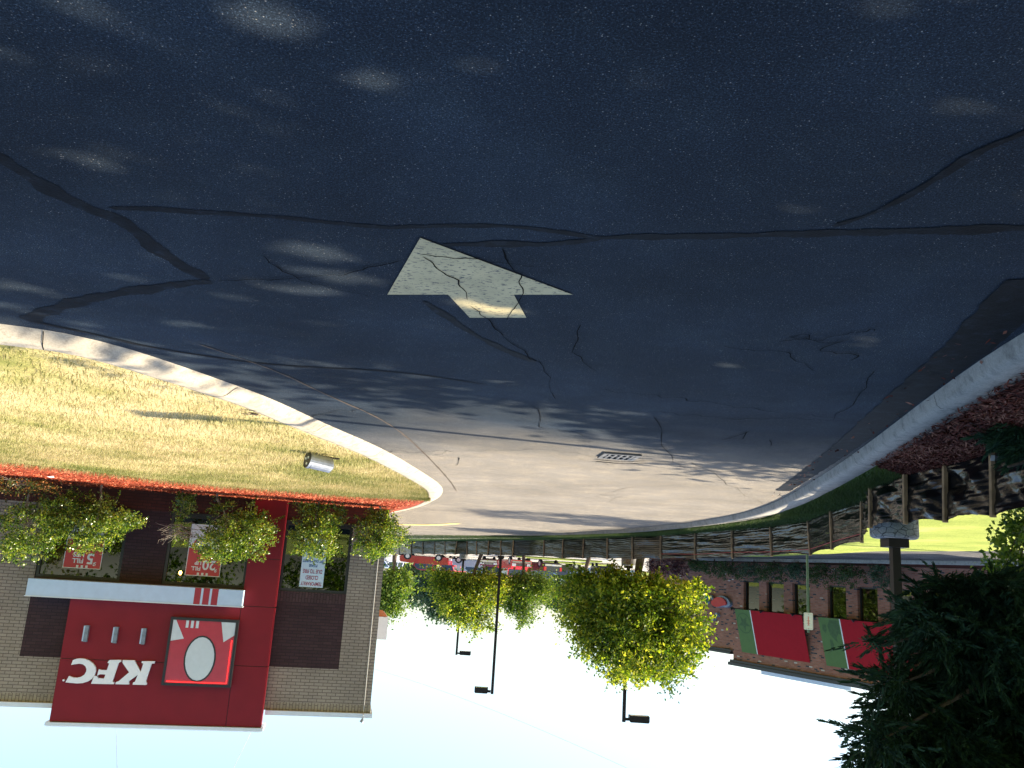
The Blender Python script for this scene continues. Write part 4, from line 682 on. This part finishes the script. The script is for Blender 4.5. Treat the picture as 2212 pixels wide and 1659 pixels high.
for (x_, r_, h_, mt, _), lab in zip(cs, cl):
    b = CF.w(x_, -1.0, .15); tree('shrub', b, h_, [((0, 0, h_*.62), (r_, r_*.8, h_*.62)), ((r_*.4, 0, h_*.4), (r_*.7, r_*.6, h_*.4))], M[mt], .09, lab, 'shrub', 'shrubs along the brick wall', nl=1500, trunk_r=.03, per=20, cr=.18, limbs=6)
bed = loft([p+Vector((0, 0, .145))+(CF.y*.29) for p in ck], [CF.w(x_, -.01, .2) for x_ in (-14, -.5, 9, 17)], 30, 3, zb=.02); struct(bed, 'mulch_bed', M['mulchD'])
# ---------------------------------------------------------------- cars
M['tyre'] = simple('tyre_rubber', (.015, .015, .016), .8); M['rim'] = simple('alloy_rim', (.5, .5, .52), .3, .8); M['cglass'] = simple('car_glass', (.012, .016, .02), .06, var=.05, spec=.9); M['chrome'] = simple('chrome', (.6, .6, .62), .18, .9); M['tail'] = simple('tail_lamp_red', (.5, .02, .02), .2); M['head'] = simple('headlamp', (.7, .72, .72), .12)
M['plate'] = simple('number_plate', (.5, .55, .65), .5)
def carpaint(name, c):
    m, n, l, b = nm(name); b.inputs['Base Color'].default_value = (*c, 1); b.inputs['Roughness'].default_value = .25; b.inputs['Coat Weight'].default_value = .8; b.inputs['Coat Roughness'].default_value = .05; b.inputs['Metallic'].default_value = .25; return m
PAINT = {'red': carpaint('red_paint', (.30, .008, .015)), 'bright': carpaint('bright_red_paint', (.55, .02, .02)), 'maroon': carpaint('maroon_paint', (.16, .02, .03)), 'black': carpaint('black_paint', (.008, .009, .012)), 'white': carpaint('white_paint', (.60, .64, .70)), 'navy': carpaint('navy_paint', (.012, .02, .045)), 'silver': carpaint('silver_blue_paint', (.35, .42, .52))}
def car(kind, paint, px, pyb, Y, heading, label, z=None):
    g = D(px, pyb, Y); g.z = max(-.005, g.z) if z is None else z
    L, Wd, H = {'pickup': (5.7, 1.95, 1.88), 'sedan': (4.7, 1.8, 1.45), 'suv': (4.9, 1.95, 1.85)}[kind]; h = math.radians(heading)
    F = Frame((g.x, g.y), (g.x+math.cos(h), g.y+math.sin(h))); o = F.o; w = Wd/2
    names = {'pickup': 'pickup_truck', 'sedan': 'parked_car', 'suv': 'parked_car'}; t = thing(names[kind], g, label, {'pickup': 'pickup truck', 'sedan': 'car', 'suv': 'car'}[kind], 'vehicles parked in the far car park', ang=F.ang); z0 = g.z
    def fr(pts, ya, yb, mat, name, par, ta=0):
        m = MB(); P = [(a, b+z0) for a, b in pts]; m.prism(F, P, ya, yb); return m.build(name, mat, par)
    wb = {'pickup': (1.95, -1.65), 'sedan': (1.45, -1.35), 'suv': (1.5, -1.45)}[kind]; r = {'pickup': .40, 'sedan': .33, 'suv': .37}[kind]
    def arch(c): return [(c+(r+.07)*math.cos(a), .34+(r+.07)*math.sin(a)) for a in [math.radians(-2+k*23) for k in range(9)]]
    beltf, beltr = {'pickup': (1.12, 1.15), 'sedan': (.88, .95), 'suv': (1.05, 1.1)}[kind]
    low = [(-L/2, .45), (-L/2+.05, .34)] + arch(wb[1])[::-1] + arch(wb[0])[::-1] + [(L/2-.08, .34), (L/2, .48), (L/2-.02, beltf-.22), (L/2-.15, beltf-.06), (L/2-1.3, beltf), (-L/2+.6, beltr), (-L/2+.03, beltr-.04)]
    body = fr(low, -w, w, PAINT[paint], 'body', t)
    m = MB(); m.box(F, -L/2+.35, L/2-.35, -w+.08, w-.08, z0+.28, z0+beltf-.1); m.build('underbody', M['black'], t)
    cab = {'pickup': [(L/2-1.35, beltf), (.72, H-.08), (.35, H), (-.75, H), (-1.02, H-.1), (-1.12, beltr)], 'sedan': [(1.15, beltf), (.35, H-.06), (-.1, H), (-.8, H-.04), (-1.75, beltr)], 'suv': [(1.2, beltf), (.55, H-.08), (.1, H), (-1.8, H-.02), (-2.1, H-.15), (-2.3, beltr)]}[kind]
    V = []; n = len(cab); cx_ = sum(p[0] for p in cab)/n
    for s in (-1, 1):
        for a, b in cab: k = (b-beltf)/(H-beltf); V.append(F.w(a, s*(w-.03-.16*max(0, k)), z0+b))
    m = MB(); tri = geometry.tessellate_polygon([[Vector((a, b, 0)) for a, b in cab]]); m.add(V, [tuple(i) for i in tri]+[tuple(n+i for i in q[::-1]) for q in tri]+[(i, n+i, n+(i+1) % n, (i+1) % n) for i in range(n)]); m.build('cabin', PAINT[paint], t)
    # glass, slightly proud
    def sidewin(a0, a1):
        pts = []; top = H-.13; lo = beltf+.05; zs = sorted([p for p in cab]); 
        def xlim(zv, side):
            xs = []
            for (a, b), (c, d) in zip(cab, cab[1:]):
                if (b-zv)*(d-zv) <= 0 and abs(d-b) > 1e-6: xs.append(a+(c-a)*(zv-b)/(d-b))
            return (max(xs) if side > 0 else min(xs)) if xs else 0
        for zv, xx in ((lo, a0), (lo, a1), (top, a1), (top, a0)):
            hi = xlim(zv, 1)-.1; lw_ = xlim(zv, -1)+.1; pts.append((min(max(xx, lw_), hi), zv))
        return pts
    for s in (-1, 1):
        for a0, a1 in ((-2.0, -.62), (-.55, .25), (.32, 1.5)) if kind != 'pickup' else ((-1.0, -.35), (-.28, 1.3)):
            P = sidewin(a0, a1)
            if abs(P[1][0]-P[0][0]) < .15: continue
            m = MB(); m.add([F.w(a, s*(w-.025-.16*(b-beltf)/(H-beltf)), z0+b) for a, b in P], [(0, 1, 2, 3)]); m.build('side_window', M['cglass'], t)
    for a, b, nme in ((0, 1, 'windscreen'), (n-2, n-1, 'rear_window')):
        (xa, za), (xb, zb_) = cab[a], cab[b]; dn = Vector((zb_-za, -(xb-xa), 0)).normalized(); s = 1 if nme == 'windscreen' else -1; q = []
        for f, ww in ((.1, .1), (.93, .1)):
            X = xa+(xb-xa)*f; Zz = za+(zb_-za)*f; k = (Zz-beltf)/(H-beltf); q.append((X+s*.02, Zz+.01, w-.03-.16*k-ww))
        m = MB(); m.add([F.w(q[0][0], -q[0][2], z0+q[0][1]), F.w(q[0][0], q[0][2], z0+q[0][1]), F.w(q[1][0], q[1][2], z0+q[1][1]), F.w(q[1][0], -q[1][2], z0+q[1][1])], [(0, 1, 2, 3)]); m.build(nme, M['cglass'], t)
    for c in wb:
        for s in (-1, 1):
            m = MB(); y0, y1 = sorted((s*(w-.20), s*(w+.01))); m.tube([F.w(c, y0, z0+r), F.w(c, y0+.03, z0+r), F.w(c, y1-.03, z0+r), F.w(c, y1, z0+r)], [r-.04, r, r, r-.04], 20); wh = m.build('wheel', M['tyre'], t)
            m = MB(); m.tube([F.w(c, s*(w-.0), z0+r), F.w(c, s*(w+.022), z0+r)], [r*.62, r*.56], 14); m.build('rim', M['rim'], wh); 
    m = MB(); m.box(F, L/2-.02, L/2+.07, -w+.06, w-.06, z0+.42, z0+.60); m.build('front_bumper', M['chrome'] if kind != 'sedan' else PAINT[paint], t)
    m = MB(); m.box(F, -L/2-.09, -L/2+.02, -w+.06, w-.06, z0+.45, z0+.62); m.build('rear_bumper', M['chrome'] if kind == 'pickup' else PAINT[paint], t)
    m = MB(); m.box(F, L/2-.03, L/2+.015, -w+.48, w-.48, z0+.64, z0+beltf-.24); gr_ = m.build('grille', M['black'], t)
    m = MB(); [m.box(F, L/2+.0155, L/2+.03, -w+.5, w-.5, z0+.66+k*.075, z0+.685+k*.075) for k in range(3 if kind != 'sedan' else 1)]; m.build('grille_bar', M['chrome'], gr_)
    for s in (-1, 1):
        y0, y1 = sorted((s*(w-.43), s*(w-.05))); m = MB(); m.box(F, L/2-.12, L/2+.02, y0, y1, z0+.66, z0+beltf-.22); m.build('headlight', M['head'], t)
        y0, y1 = sorted((s*(w-.22), s*(w+.006))); m = MB(); m.box(F, -L/2-.02, -L/2+.15, y0, y1, z0+.72, z0+beltr-.06); m.build('taillight', M['tail'], t)
        m = MB(); xm = .95 if kind != 'pickup' else 1.1; y0, y1 = sorted((s*(w-.02), s*(w+.2))); m.box(F, xm-.08, xm+.06, y0, y1, z0+beltf+.04, z0+beltf+.22); m.build('mirror', PAINT[paint], t)
    m = MB(); m.box(F, -L/2-.10, -L/2-.091, -.16, .16, z0+.48, z0+.60); m.build('number_plate', M['plate'], t)
    if kind == 'pickup':
        m = MB(); m.box(F, -L/2+.12, -1.2, -w+.12, w-.12, z0+beltr-.02, z0+beltr+.012); m.build('truck_bed', M['black'], t)
    return t
car('pickup', 'white', 848, 1202, 101, -35, 'white pickup nose mostly hidden by the corner shrub, beyond the restaurant', z=0)
car('pickup', 'red', 921, 1199.5, 97, 8, 'long dark red pickup seen side on just beyond the restaurant corner', z=0)
car('suv', 'bright', 978, 1203, 106, -55, 'red sport utility vehicle behind the tail of the dark red pickup', z=0)
car('pickup', 'silver', 1029, 1201, 104, 12, 'pale blue pickup seen side on behind the yellow green tree', z=0)
car('suv', 'maroon', 1074, 1204, 90, -70, 'maroon car beside the tall slender lamp post', z=0)
car('pickup', 'bright', 1112, 1202, 82, -103, 'bright red truck facing the camera with a chrome grille', z=0)
car('pickup', 'black', 1170, 1208, 88, 68, 'black pickup seen from behind with a red tail lamp', z=0)
car('sedan', 'black', 1213, 1212, 96, 160, 'black sedan parked past the black pickup', z=0)
car('sedan', 'navy', 1301, 1219, 88, -92, 'dark blue sedan facing the camera under the big green tree', z=0)
# ---------------------------------------------------------------- trees in the background
def ptree(label, Y, px, gpy, L, mat, nl, leaf, group=None, dep=.85, z0=.0, name='tree', **k):
    b = D(px, 1230, Y); b.z = z0; out = []
    for x_, y_, rx, ry in L:
        c = D(x_, y_, Y+random.uniform(-.5, .5)); s = (c-Vector((0, 0, EYE))).dot(fw)/FP; out.append(((c.x-b.x, c.y-b.y, c.z-b.z), (rx*s, rx*s*dep, ry*s)))
    return tree(name, b, 6, out, mat, leaf, label, 'tree', group, nl=nl, **k)
ptree('big bright green maple standing in front of the brick building wing', 33, 1386, 0, [(1365, 1350, 105, 95), (1330, 1275, 110, 42), (1420, 1290, 85, 48), (1490, 1275, 48, 24), (1270, 1330, 62, 62), (1465, 1370, 60, 55), (1505, 1350, 34, 20), (1385, 1420, 90, 48), (1345, 1455, 48, 24), (1440, 1440, 48, 30), (1290, 1395, 52, 40), (1470, 1415, 48, 36), (1240, 1270, 42, 30), (1510, 1310, 30, 12)], M['leafY'], 46000, .15, shoots=170, shl=.5, trunk_r=.16, per=44, cr=.36, limbs=34, z0=.13)
ptree('yellow green maple in the mulch island left of the tall slender lamp post', 55, 1040, 0, [(1010, 1290, 66, 50), (1050, 1270, 50, 36), (975, 1270, 44, 34), (1015, 1330, 40, 34), (1045, 1345, 26, 24), (1080, 1255, 26, 20), (950, 1250, 34, 26), (985, 1310, 30, 24)], M['leafY'], 21000, .16, shoots=80, shl=.7, trunk_r=.12, per=40, cr=.5, limbs=20, z0=.12)
ptree('thinner green tree on the mulch island right of the tall slender lamp post', 56, 1129, 0, [(1125, 1280, 50, 42), (1150, 1262, 42, 26), (1105, 1300, 26, 26), (1135, 1325, 28, 26), (1180, 1270, 26, 30)], M['leafG'], 12000, .16, shoots=60, shl=.6, trunk_r=.11, per=36, cr=.5, limbs=18, z0=.12)
ptree('dark green tree behind the bright green maple', 62, 1271, 0, [(1240, 1300, 50, 44), (1215, 1275, 40, 30), (1290, 1330, 50, 50)], M['leafD'], 9000, .24, trunk_r=.15, per=36, cr=.7, limbs=14)
ptree('light green tree just past the restaurant corner', 75, 850, 0, [(845, 1275, 38, 40), (838, 1310, 26, 36), (862, 1255, 26, 22)], M['leafG'], 7000, .3, trunk_r=.2, per=36, cr=.9, limbs=10)
ptree('dark blue green conifer like tree between the light green tree and the maple', 118, 895, 0, [(892, 1262, 34, 30), (905, 1285, 28, 26), (885, 1245, 34, 18)], M['leafB'], 5000, .5, trunk_r=.3, per=36, cr=1.2, limbs=8)
ptree('dark tree rising behind the yellow green maple', 112, 958, 0, [(950, 1300, 28, 36), (965, 1320, 26, 30), (935, 1270, 32, 28), (960, 1262, 40, 26)], M['leafB'], 7000, .48, trunk_r=.3, per=36, cr=1.2, limbs=8)
ptree('green tree far behind the parked red truck', 125, 1100, 0, [(1095, 1262, 44, 26), (1125, 1270, 34, 24), (1060, 1262, 34, 22)], M['leafG'], 5000, .5, trunk_r=.3, per=36, cr=1.2, limbs=8)
ptree('green tree far behind the black pickup', 120, 1190, 0, [(1185, 1275, 40, 28), (1210, 1290, 34, 26), (1160, 1268, 30, 24)], M['leafG'], 5000, .5, trunk_r=.3, per=36, cr=1.2, limbs=8)
ptree('green tree filling the gap beyond the white pickup', 128, 870, 0, [(865, 1245, 40, 20), (915, 1248, 34, 18), (985, 1252, 40, 18)], M['leafD'], 5000, .5, trunk_r=.3, per=36, cr=1.2, limbs=8)
ptree('pale bluish tree top showing behind the right side of the bright green maple', 70, 1440, 0, [(1445, 1440, 30, 42), (1455, 1480, 14, 36), (1420, 1400, 40, 40), (1440, 1320, 40, 60)], M['leafB'], 5000, .28, trunk_r=.2, per=30, cr=.7, limbs=10)
ptree('small green tree by the pale low building', 108, 1250, 0, [(1250, 1262, 30, 16), (1285, 1262, 30, 16), (1330, 1260, 36, 18)], M['leafG'], 4000, .45, trunk_r=.25, per=30, cr=1.0, limbs=6)
# pale low building and distant signs
fb2 = Frame((-6.5, 134), (-22, 134)); hb = thing('low_building', Vector((-12, 134, 0)), 'pale low building far behind the black sedan', 'building', ang=0); fB = Frame((-22, 134), (-6.5, 134))
m = MB(); m.box(fB, 0, 15.5, 0, 8, 0, 2.9); m.build('wall', M['white'], hb); m = MB(); m.box(fB, -.4, 15.9, -.4, 8.4, 2.9, 3.2); m.build('roof', M['chilB'], hb)
for k in range(4):
    m = MB(); m.box(fB, 1.5+k*3.6, 3.3+k*3.6, -.03, 0, 1, 2.2); m.build('window', M['cglass'], hb)
# ---------------------------------------------------------------- junipers and plants at the left of the lane
def juniper(name, base, vols, n, label, mat, trunk_pts, seed, plume=.42):
    rs = np.random.RandomState(seed); t = thing(name, base, label, 'evergreen'); vol = sum(v[1][0]*v[1][1]*v[1][2] for v in vols); VV = []
    for C, R in vols:
        k = max(6, int(n*R[0]*R[1]*R[2]/vol)); d = rs.normal(size=(k, 3)); d /= np.linalg.norm(d, axis=1)[:, None]; rr = .35+.65*rs.uniform(size=k)**.5; c0 = np.array(C); P = c0+d*np.array(R)*rr[:, None]
        ax = d*np.array([1, 1, .5])+np.array([.0, 0, .35])+rs.normal(size=(k, 3))*.35; ax /= np.linalg.norm(ax, axis=1)[:, None]
        for p, a in zip(P, ax):
            L = plume*rs.uniform(.6, 1.3); m_ = 54; s = rs.uniform(0, 1, m_)**.8; e = rs.normal(size=(m_, 3)); e -= a*(e@a)[:, None]; e /= np.linalg.norm(e, axis=1)[:, None]
            q = p+a*(L*(s-.5))[:, None]+e*(.055*(1-s)**.7*rs.uniform(0, 1, m_))[:, None]; dr = a*.8+e*.5*(1.1-s)[:, None]+rs.normal(size=(m_, 3))*.15; dr /= np.linalg.norm(dr, axis=1)[:, None]; pe = np.cross(dr, e); pe /= np.linalg.norm(pe, axis=1)[:, None]
            l = rs.uniform(.032, .07, m_)[:, None]; w_ = rs.uniform(.006, .011, m_)[:, None]; VV.append(np.stack([q-pe*w_, q+pe*w_, q+dr*l+pe*w_*.3, q+dr*l-pe*w_*.3], 1).reshape(-1, 3))
    V = np.concatenate(VV); np_mesh('foliage', V, np.arange(len(V)).reshape(-1, 4), mat, t); mb = MB()
    for a in trunk_pts: mb.tube([Vector(p) for p in a[0]], a[1], 7)
    mb.build('trunk', M['bark'], t, smooth=True); return t
def vb(Y, x_, y_, rx, ry, d=.6):
    c = D(x_, y_, Y); s = (c-Vector((0, 0, EYE))).dot(fw)/FP; return ((c.x, c.y, c.z), (rx*s, d, ry*s))
jv = [vb(7.0, 2080, 1380, 120, 110), vb(6.8, 1990, 1345, 50, 45, .35), vb(7.2, 2000, 1560, 95, 100), vb(7.0, 2110, 1280, 100, 45), vb(6.9, 1935, 1480, 55, 40, .3), vb(6.7, 1900, 1600, 60, 50, .3), vb(7.2, 2140, 1520, 120, 120), vb(7.0, 2200, 1400, 120, 160), vb(7.0, 1895, 1395, 32, 12, .15), vb(7.0, 2060, 1680, 200, 70), vb(7.2, 2260, 1650, 160, 150)]
jb = Vector((-5.9, 7.2, .17)); jt = [([jb, jb+Vector((.2, 0, 1.0)), jb+Vector((.5, 0, 2.2)), jb+Vector((.6, .1, 3.6))], [.10, .085, .06, .02])]
for (c, r_) in jv: jt.append(([jb+Vector((.15, 0, .9)), (jb+Vector((.3, 0, 1.3))).lerp(Vector(c), .5)+Vector((0, 0, -.1)), Vector(c)], [.04, .028, .008]))
juniper('juniper_tree', jb, jv, 2500, 'large dark juniper hanging over the silt fence and the near lamp post', M['jun'], jt, 5)
lv_ = [vb(6.3, 2205, 925, 55, 30, .3), vb(6.3, 2240, 960, 60, 40, .3)]; lb = Vector((-4.35, 6.5, .17))
juniper('low_juniper', lb, lv_, 160, 'small dark green juniper sprawling low on the dark mulch by the fence', M['jun'], [([lb, lb+Vector((.2, -.1, .2)), lb+Vector((.5, -.2, .3))], [.03, .02, .01])], 8, .3)
b = Vector((-5.6, 8.6, .15)); L_ = [vb(8.3, 2215, 1165, 48, 38, .35), vb(8.3, 2190, 1225, 45, 34, .35), vb(8.3, 2240, 1120, 60, 34, .3), vb(8.2, 2155, 1215, 22, 14, .2), vb(8.3, 2230, 1290, 60, 60, .4)]
tree('leafy_bush', b, 2, [((c[0]-b.x, c[1]-b.y, c[2]-b.z), r_) for c, r_ in L_], M['leafG'], .065, 'leafy broadleaf bush half lit by the sun behind the last fence stakes', 'shrub', nl=3200, trunk_r=.03, per=20, cr=.13, limbs=12)
# ---------------------------------------------------------------- trees left of the lane that shade it
def crowns(base, L): return [((a[0], a[1], a[2]), (a[3], a[3], a[4])) for a in L]
tree('shade_tree', Vector((-9.2, 5.4, .1)), 11, crowns(None, [(0, 0, 7.3, 3.9, 3.2), (2.0, -1.5, 6.2, 2.6, 2.0), (-1.5, 2.0, 6.5, 2.6, 2.2), (1.2, 1.6, 7.6, 2.4, 2.0)]), M['leafF'], .27, 'tall spreading tree outside the left edge whose shade covers the near road', 'tree', nl=26000, trunk_r=.26, per=110, cr=.85)
tree('shade_tree', Vector((-12.4, 11.0, .1)), 9, crowns(None, [(0, 0, 6.2, 3.0, 2.6), (1.4, -1.6, 5.4, 2.2, 1.6), (2.6, -2.2, 6.0, 2.0, 1.6)]), M['leafF'], .27, 'broad tree outside the left edge beside the service lane', 'tree', nl=19000, trunk_r=.22, per=100, cr=.7)
tree('shade_tree', Vector((-7.6, -.6, 0)), 10, crowns(None, [(0, 0, 7.0, 3.9, 2.8), (1.5, 1.8, 6.4, 2.6, 2.0), (2.5, -2.0, 6.8, 2.8, 2.2)]), M['leafF'], .27, 'large tree behind the camera beside the lane', 'tree', nl=24000, trunk_r=.26, per=100, cr=.85)
tree('shade_tree', Vector((-16.4, 26.2, .0)), 15, crowns(None, [(0, 0, 12.5, 2.1, 2.9), (0, 0, 9.0, 2.2, 2.6)]), M['leafF'], .22, 'tall narrow tree near the service lane casting the far band of shade', 'tree', nl=11000, trunk_r=.2, per=40, cr=.5)
for i, (x_, y_, r_) in enumerate(((-4, -16, 5), (6, -20, 5.5), (17, -17, 5), (28, -12, 5), (16, 46, 4), (27, 52, 4.5))):
    tree('surrounding_tree', Vector((x_, y_, 0)), 9, crowns(None, [(0, 0, r_, r_, r_*.85), (r_*.5, 0, r_*.7, r_*.7, r_*.5)]), M['leafG'], .34, ['leafy tree standing behind the camera, left of the lane', 'leafy tree standing straight behind the camera', 'leafy tree behind the camera toward the restaurant side', 'leafy tree behind the camera at the far restaurant side', 'leafy tree hidden behind the restaurant near the car park', 'leafy tree hidden behind the restaurant, farther off'][i], 'tree', 'trees around the site outside the frame', nl=6000, trunk_r=.3, per=40, cr=1.0, limbs=8)
# ---------------------------------------------------------------- grass blades, mulch chips
def strew(name, A, B, n, mat, h, w_, kind='blade', seed=3, zoff=0, xmax=99, flt=None):
    rs = np.random.RandomState(seed); A = np.array([tuple(p) for p in resample(A, 200)]); B = np.array([tuple(p) for p in resample(B, 200)]); i = rs.uniform(0, 198.99, n); k = i.astype(int); f = (i-k)[:, None]; a = A[k]*(1-f)+A[k+1]*f; b_ = B[k]*(1-f)+B[k+1]*f
    P = a+(b_-a)*rs.uniform(.0, 1.0, n)[:, None]; P = P[(np.abs(P[:, 0]) < .66*P[:, 1]+.6) & (P[:, 1] > 2)]; n = len(P); P[:, 2] += zoff
    if kind == 'blade':
        th = rs.uniform(0, 6.28, n); d = np.stack([np.cos(th), np.sin(th), 0*th], 1); ln = rs.normal(size=(n, 3))*np.array([.45, .45, 0]); hh = h*rs.uniform(.5, 1.4, n)[:, None]; V = np.stack([P-d*w_/2-np.array([0, 0, .01]), P+d*w_/2-np.array([0, 0, .01]), P+(ln+np.array([0, 0, 1]))*hh], 1).reshape(-1, 3); Fq = np.arange(3*n).reshape(n, 3)
    else:
        th = rs.uniform(0, 6.28, n); tl = rs.normal(size=n)*.35; d = np.stack([np.cos(th), np.sin(th), tl], 1); e = np.stack([-np.sin(th), np.cos(th), rs.normal(size=n)*.4], 1); ll = (h*rs.uniform(.4, 1.3, n))[:, None]; V = np.stack([P-d*ll/2, P+e*w_/2, P+d*ll/2, P-e*w_/2], 1)+np.array([0, 0, .012]); V = V.reshape(-1, 3); Fq = np.arange(4*n).reshape(n, 4)
    return tag(np_mesh(name, V, Fq, mat), kind='stuff')
lawnA = [Vector((p.x, p.y, .088)) for p in lawn_edge]
strew('grass', lawnA, mul, 150000, M['bdry'], .045, .012, seed=1)
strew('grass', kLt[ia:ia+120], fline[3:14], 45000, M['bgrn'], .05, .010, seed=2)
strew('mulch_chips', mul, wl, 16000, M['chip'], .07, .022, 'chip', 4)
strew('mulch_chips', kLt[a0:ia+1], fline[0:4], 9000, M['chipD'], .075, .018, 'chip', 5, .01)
strew('grass', mul, [p+KF.y*.12 for p in mul], 5000, M['bdry'], .09, .012, seed=6)
ed = [p+Vector((-.05, -.0, 0)) for p in kLt[a0:ia+1]]; strew('mulch_chips', [p+Vector((.13, .06, .0)) for p in ed], ed, 1300, M['chipD'], .05, .014, 'chip', 7)
rf = [Vector((p.x, p.y, .012)) for p in kLf if 3 < p.y < 14]; strew('road_litter', rf, [p+Vector((.35, 0, 0)) for p in rf], 120, M['chipD'], .045, .02, 'chip', 9)
# overhead wires
def wire(p0, p1, sag, label):
    P = [p0.lerp(p1, i/14)-Vector((0, 0, sag*4*(i/14)*(1-i/14))) for i in range(15)]; m = MB(); m.tube(P, .006, 4); o = m.build('overhead_wire', M['cable'], pivot=p0); tag(o, label, 'wire', 'thin wires across the sky')
wire(D(790, 1440, 60), D(1420, 1690, 38), .35, 'thin overhead wire crossing the open sky past the lamp head')
bpy.context.view_layer.update()
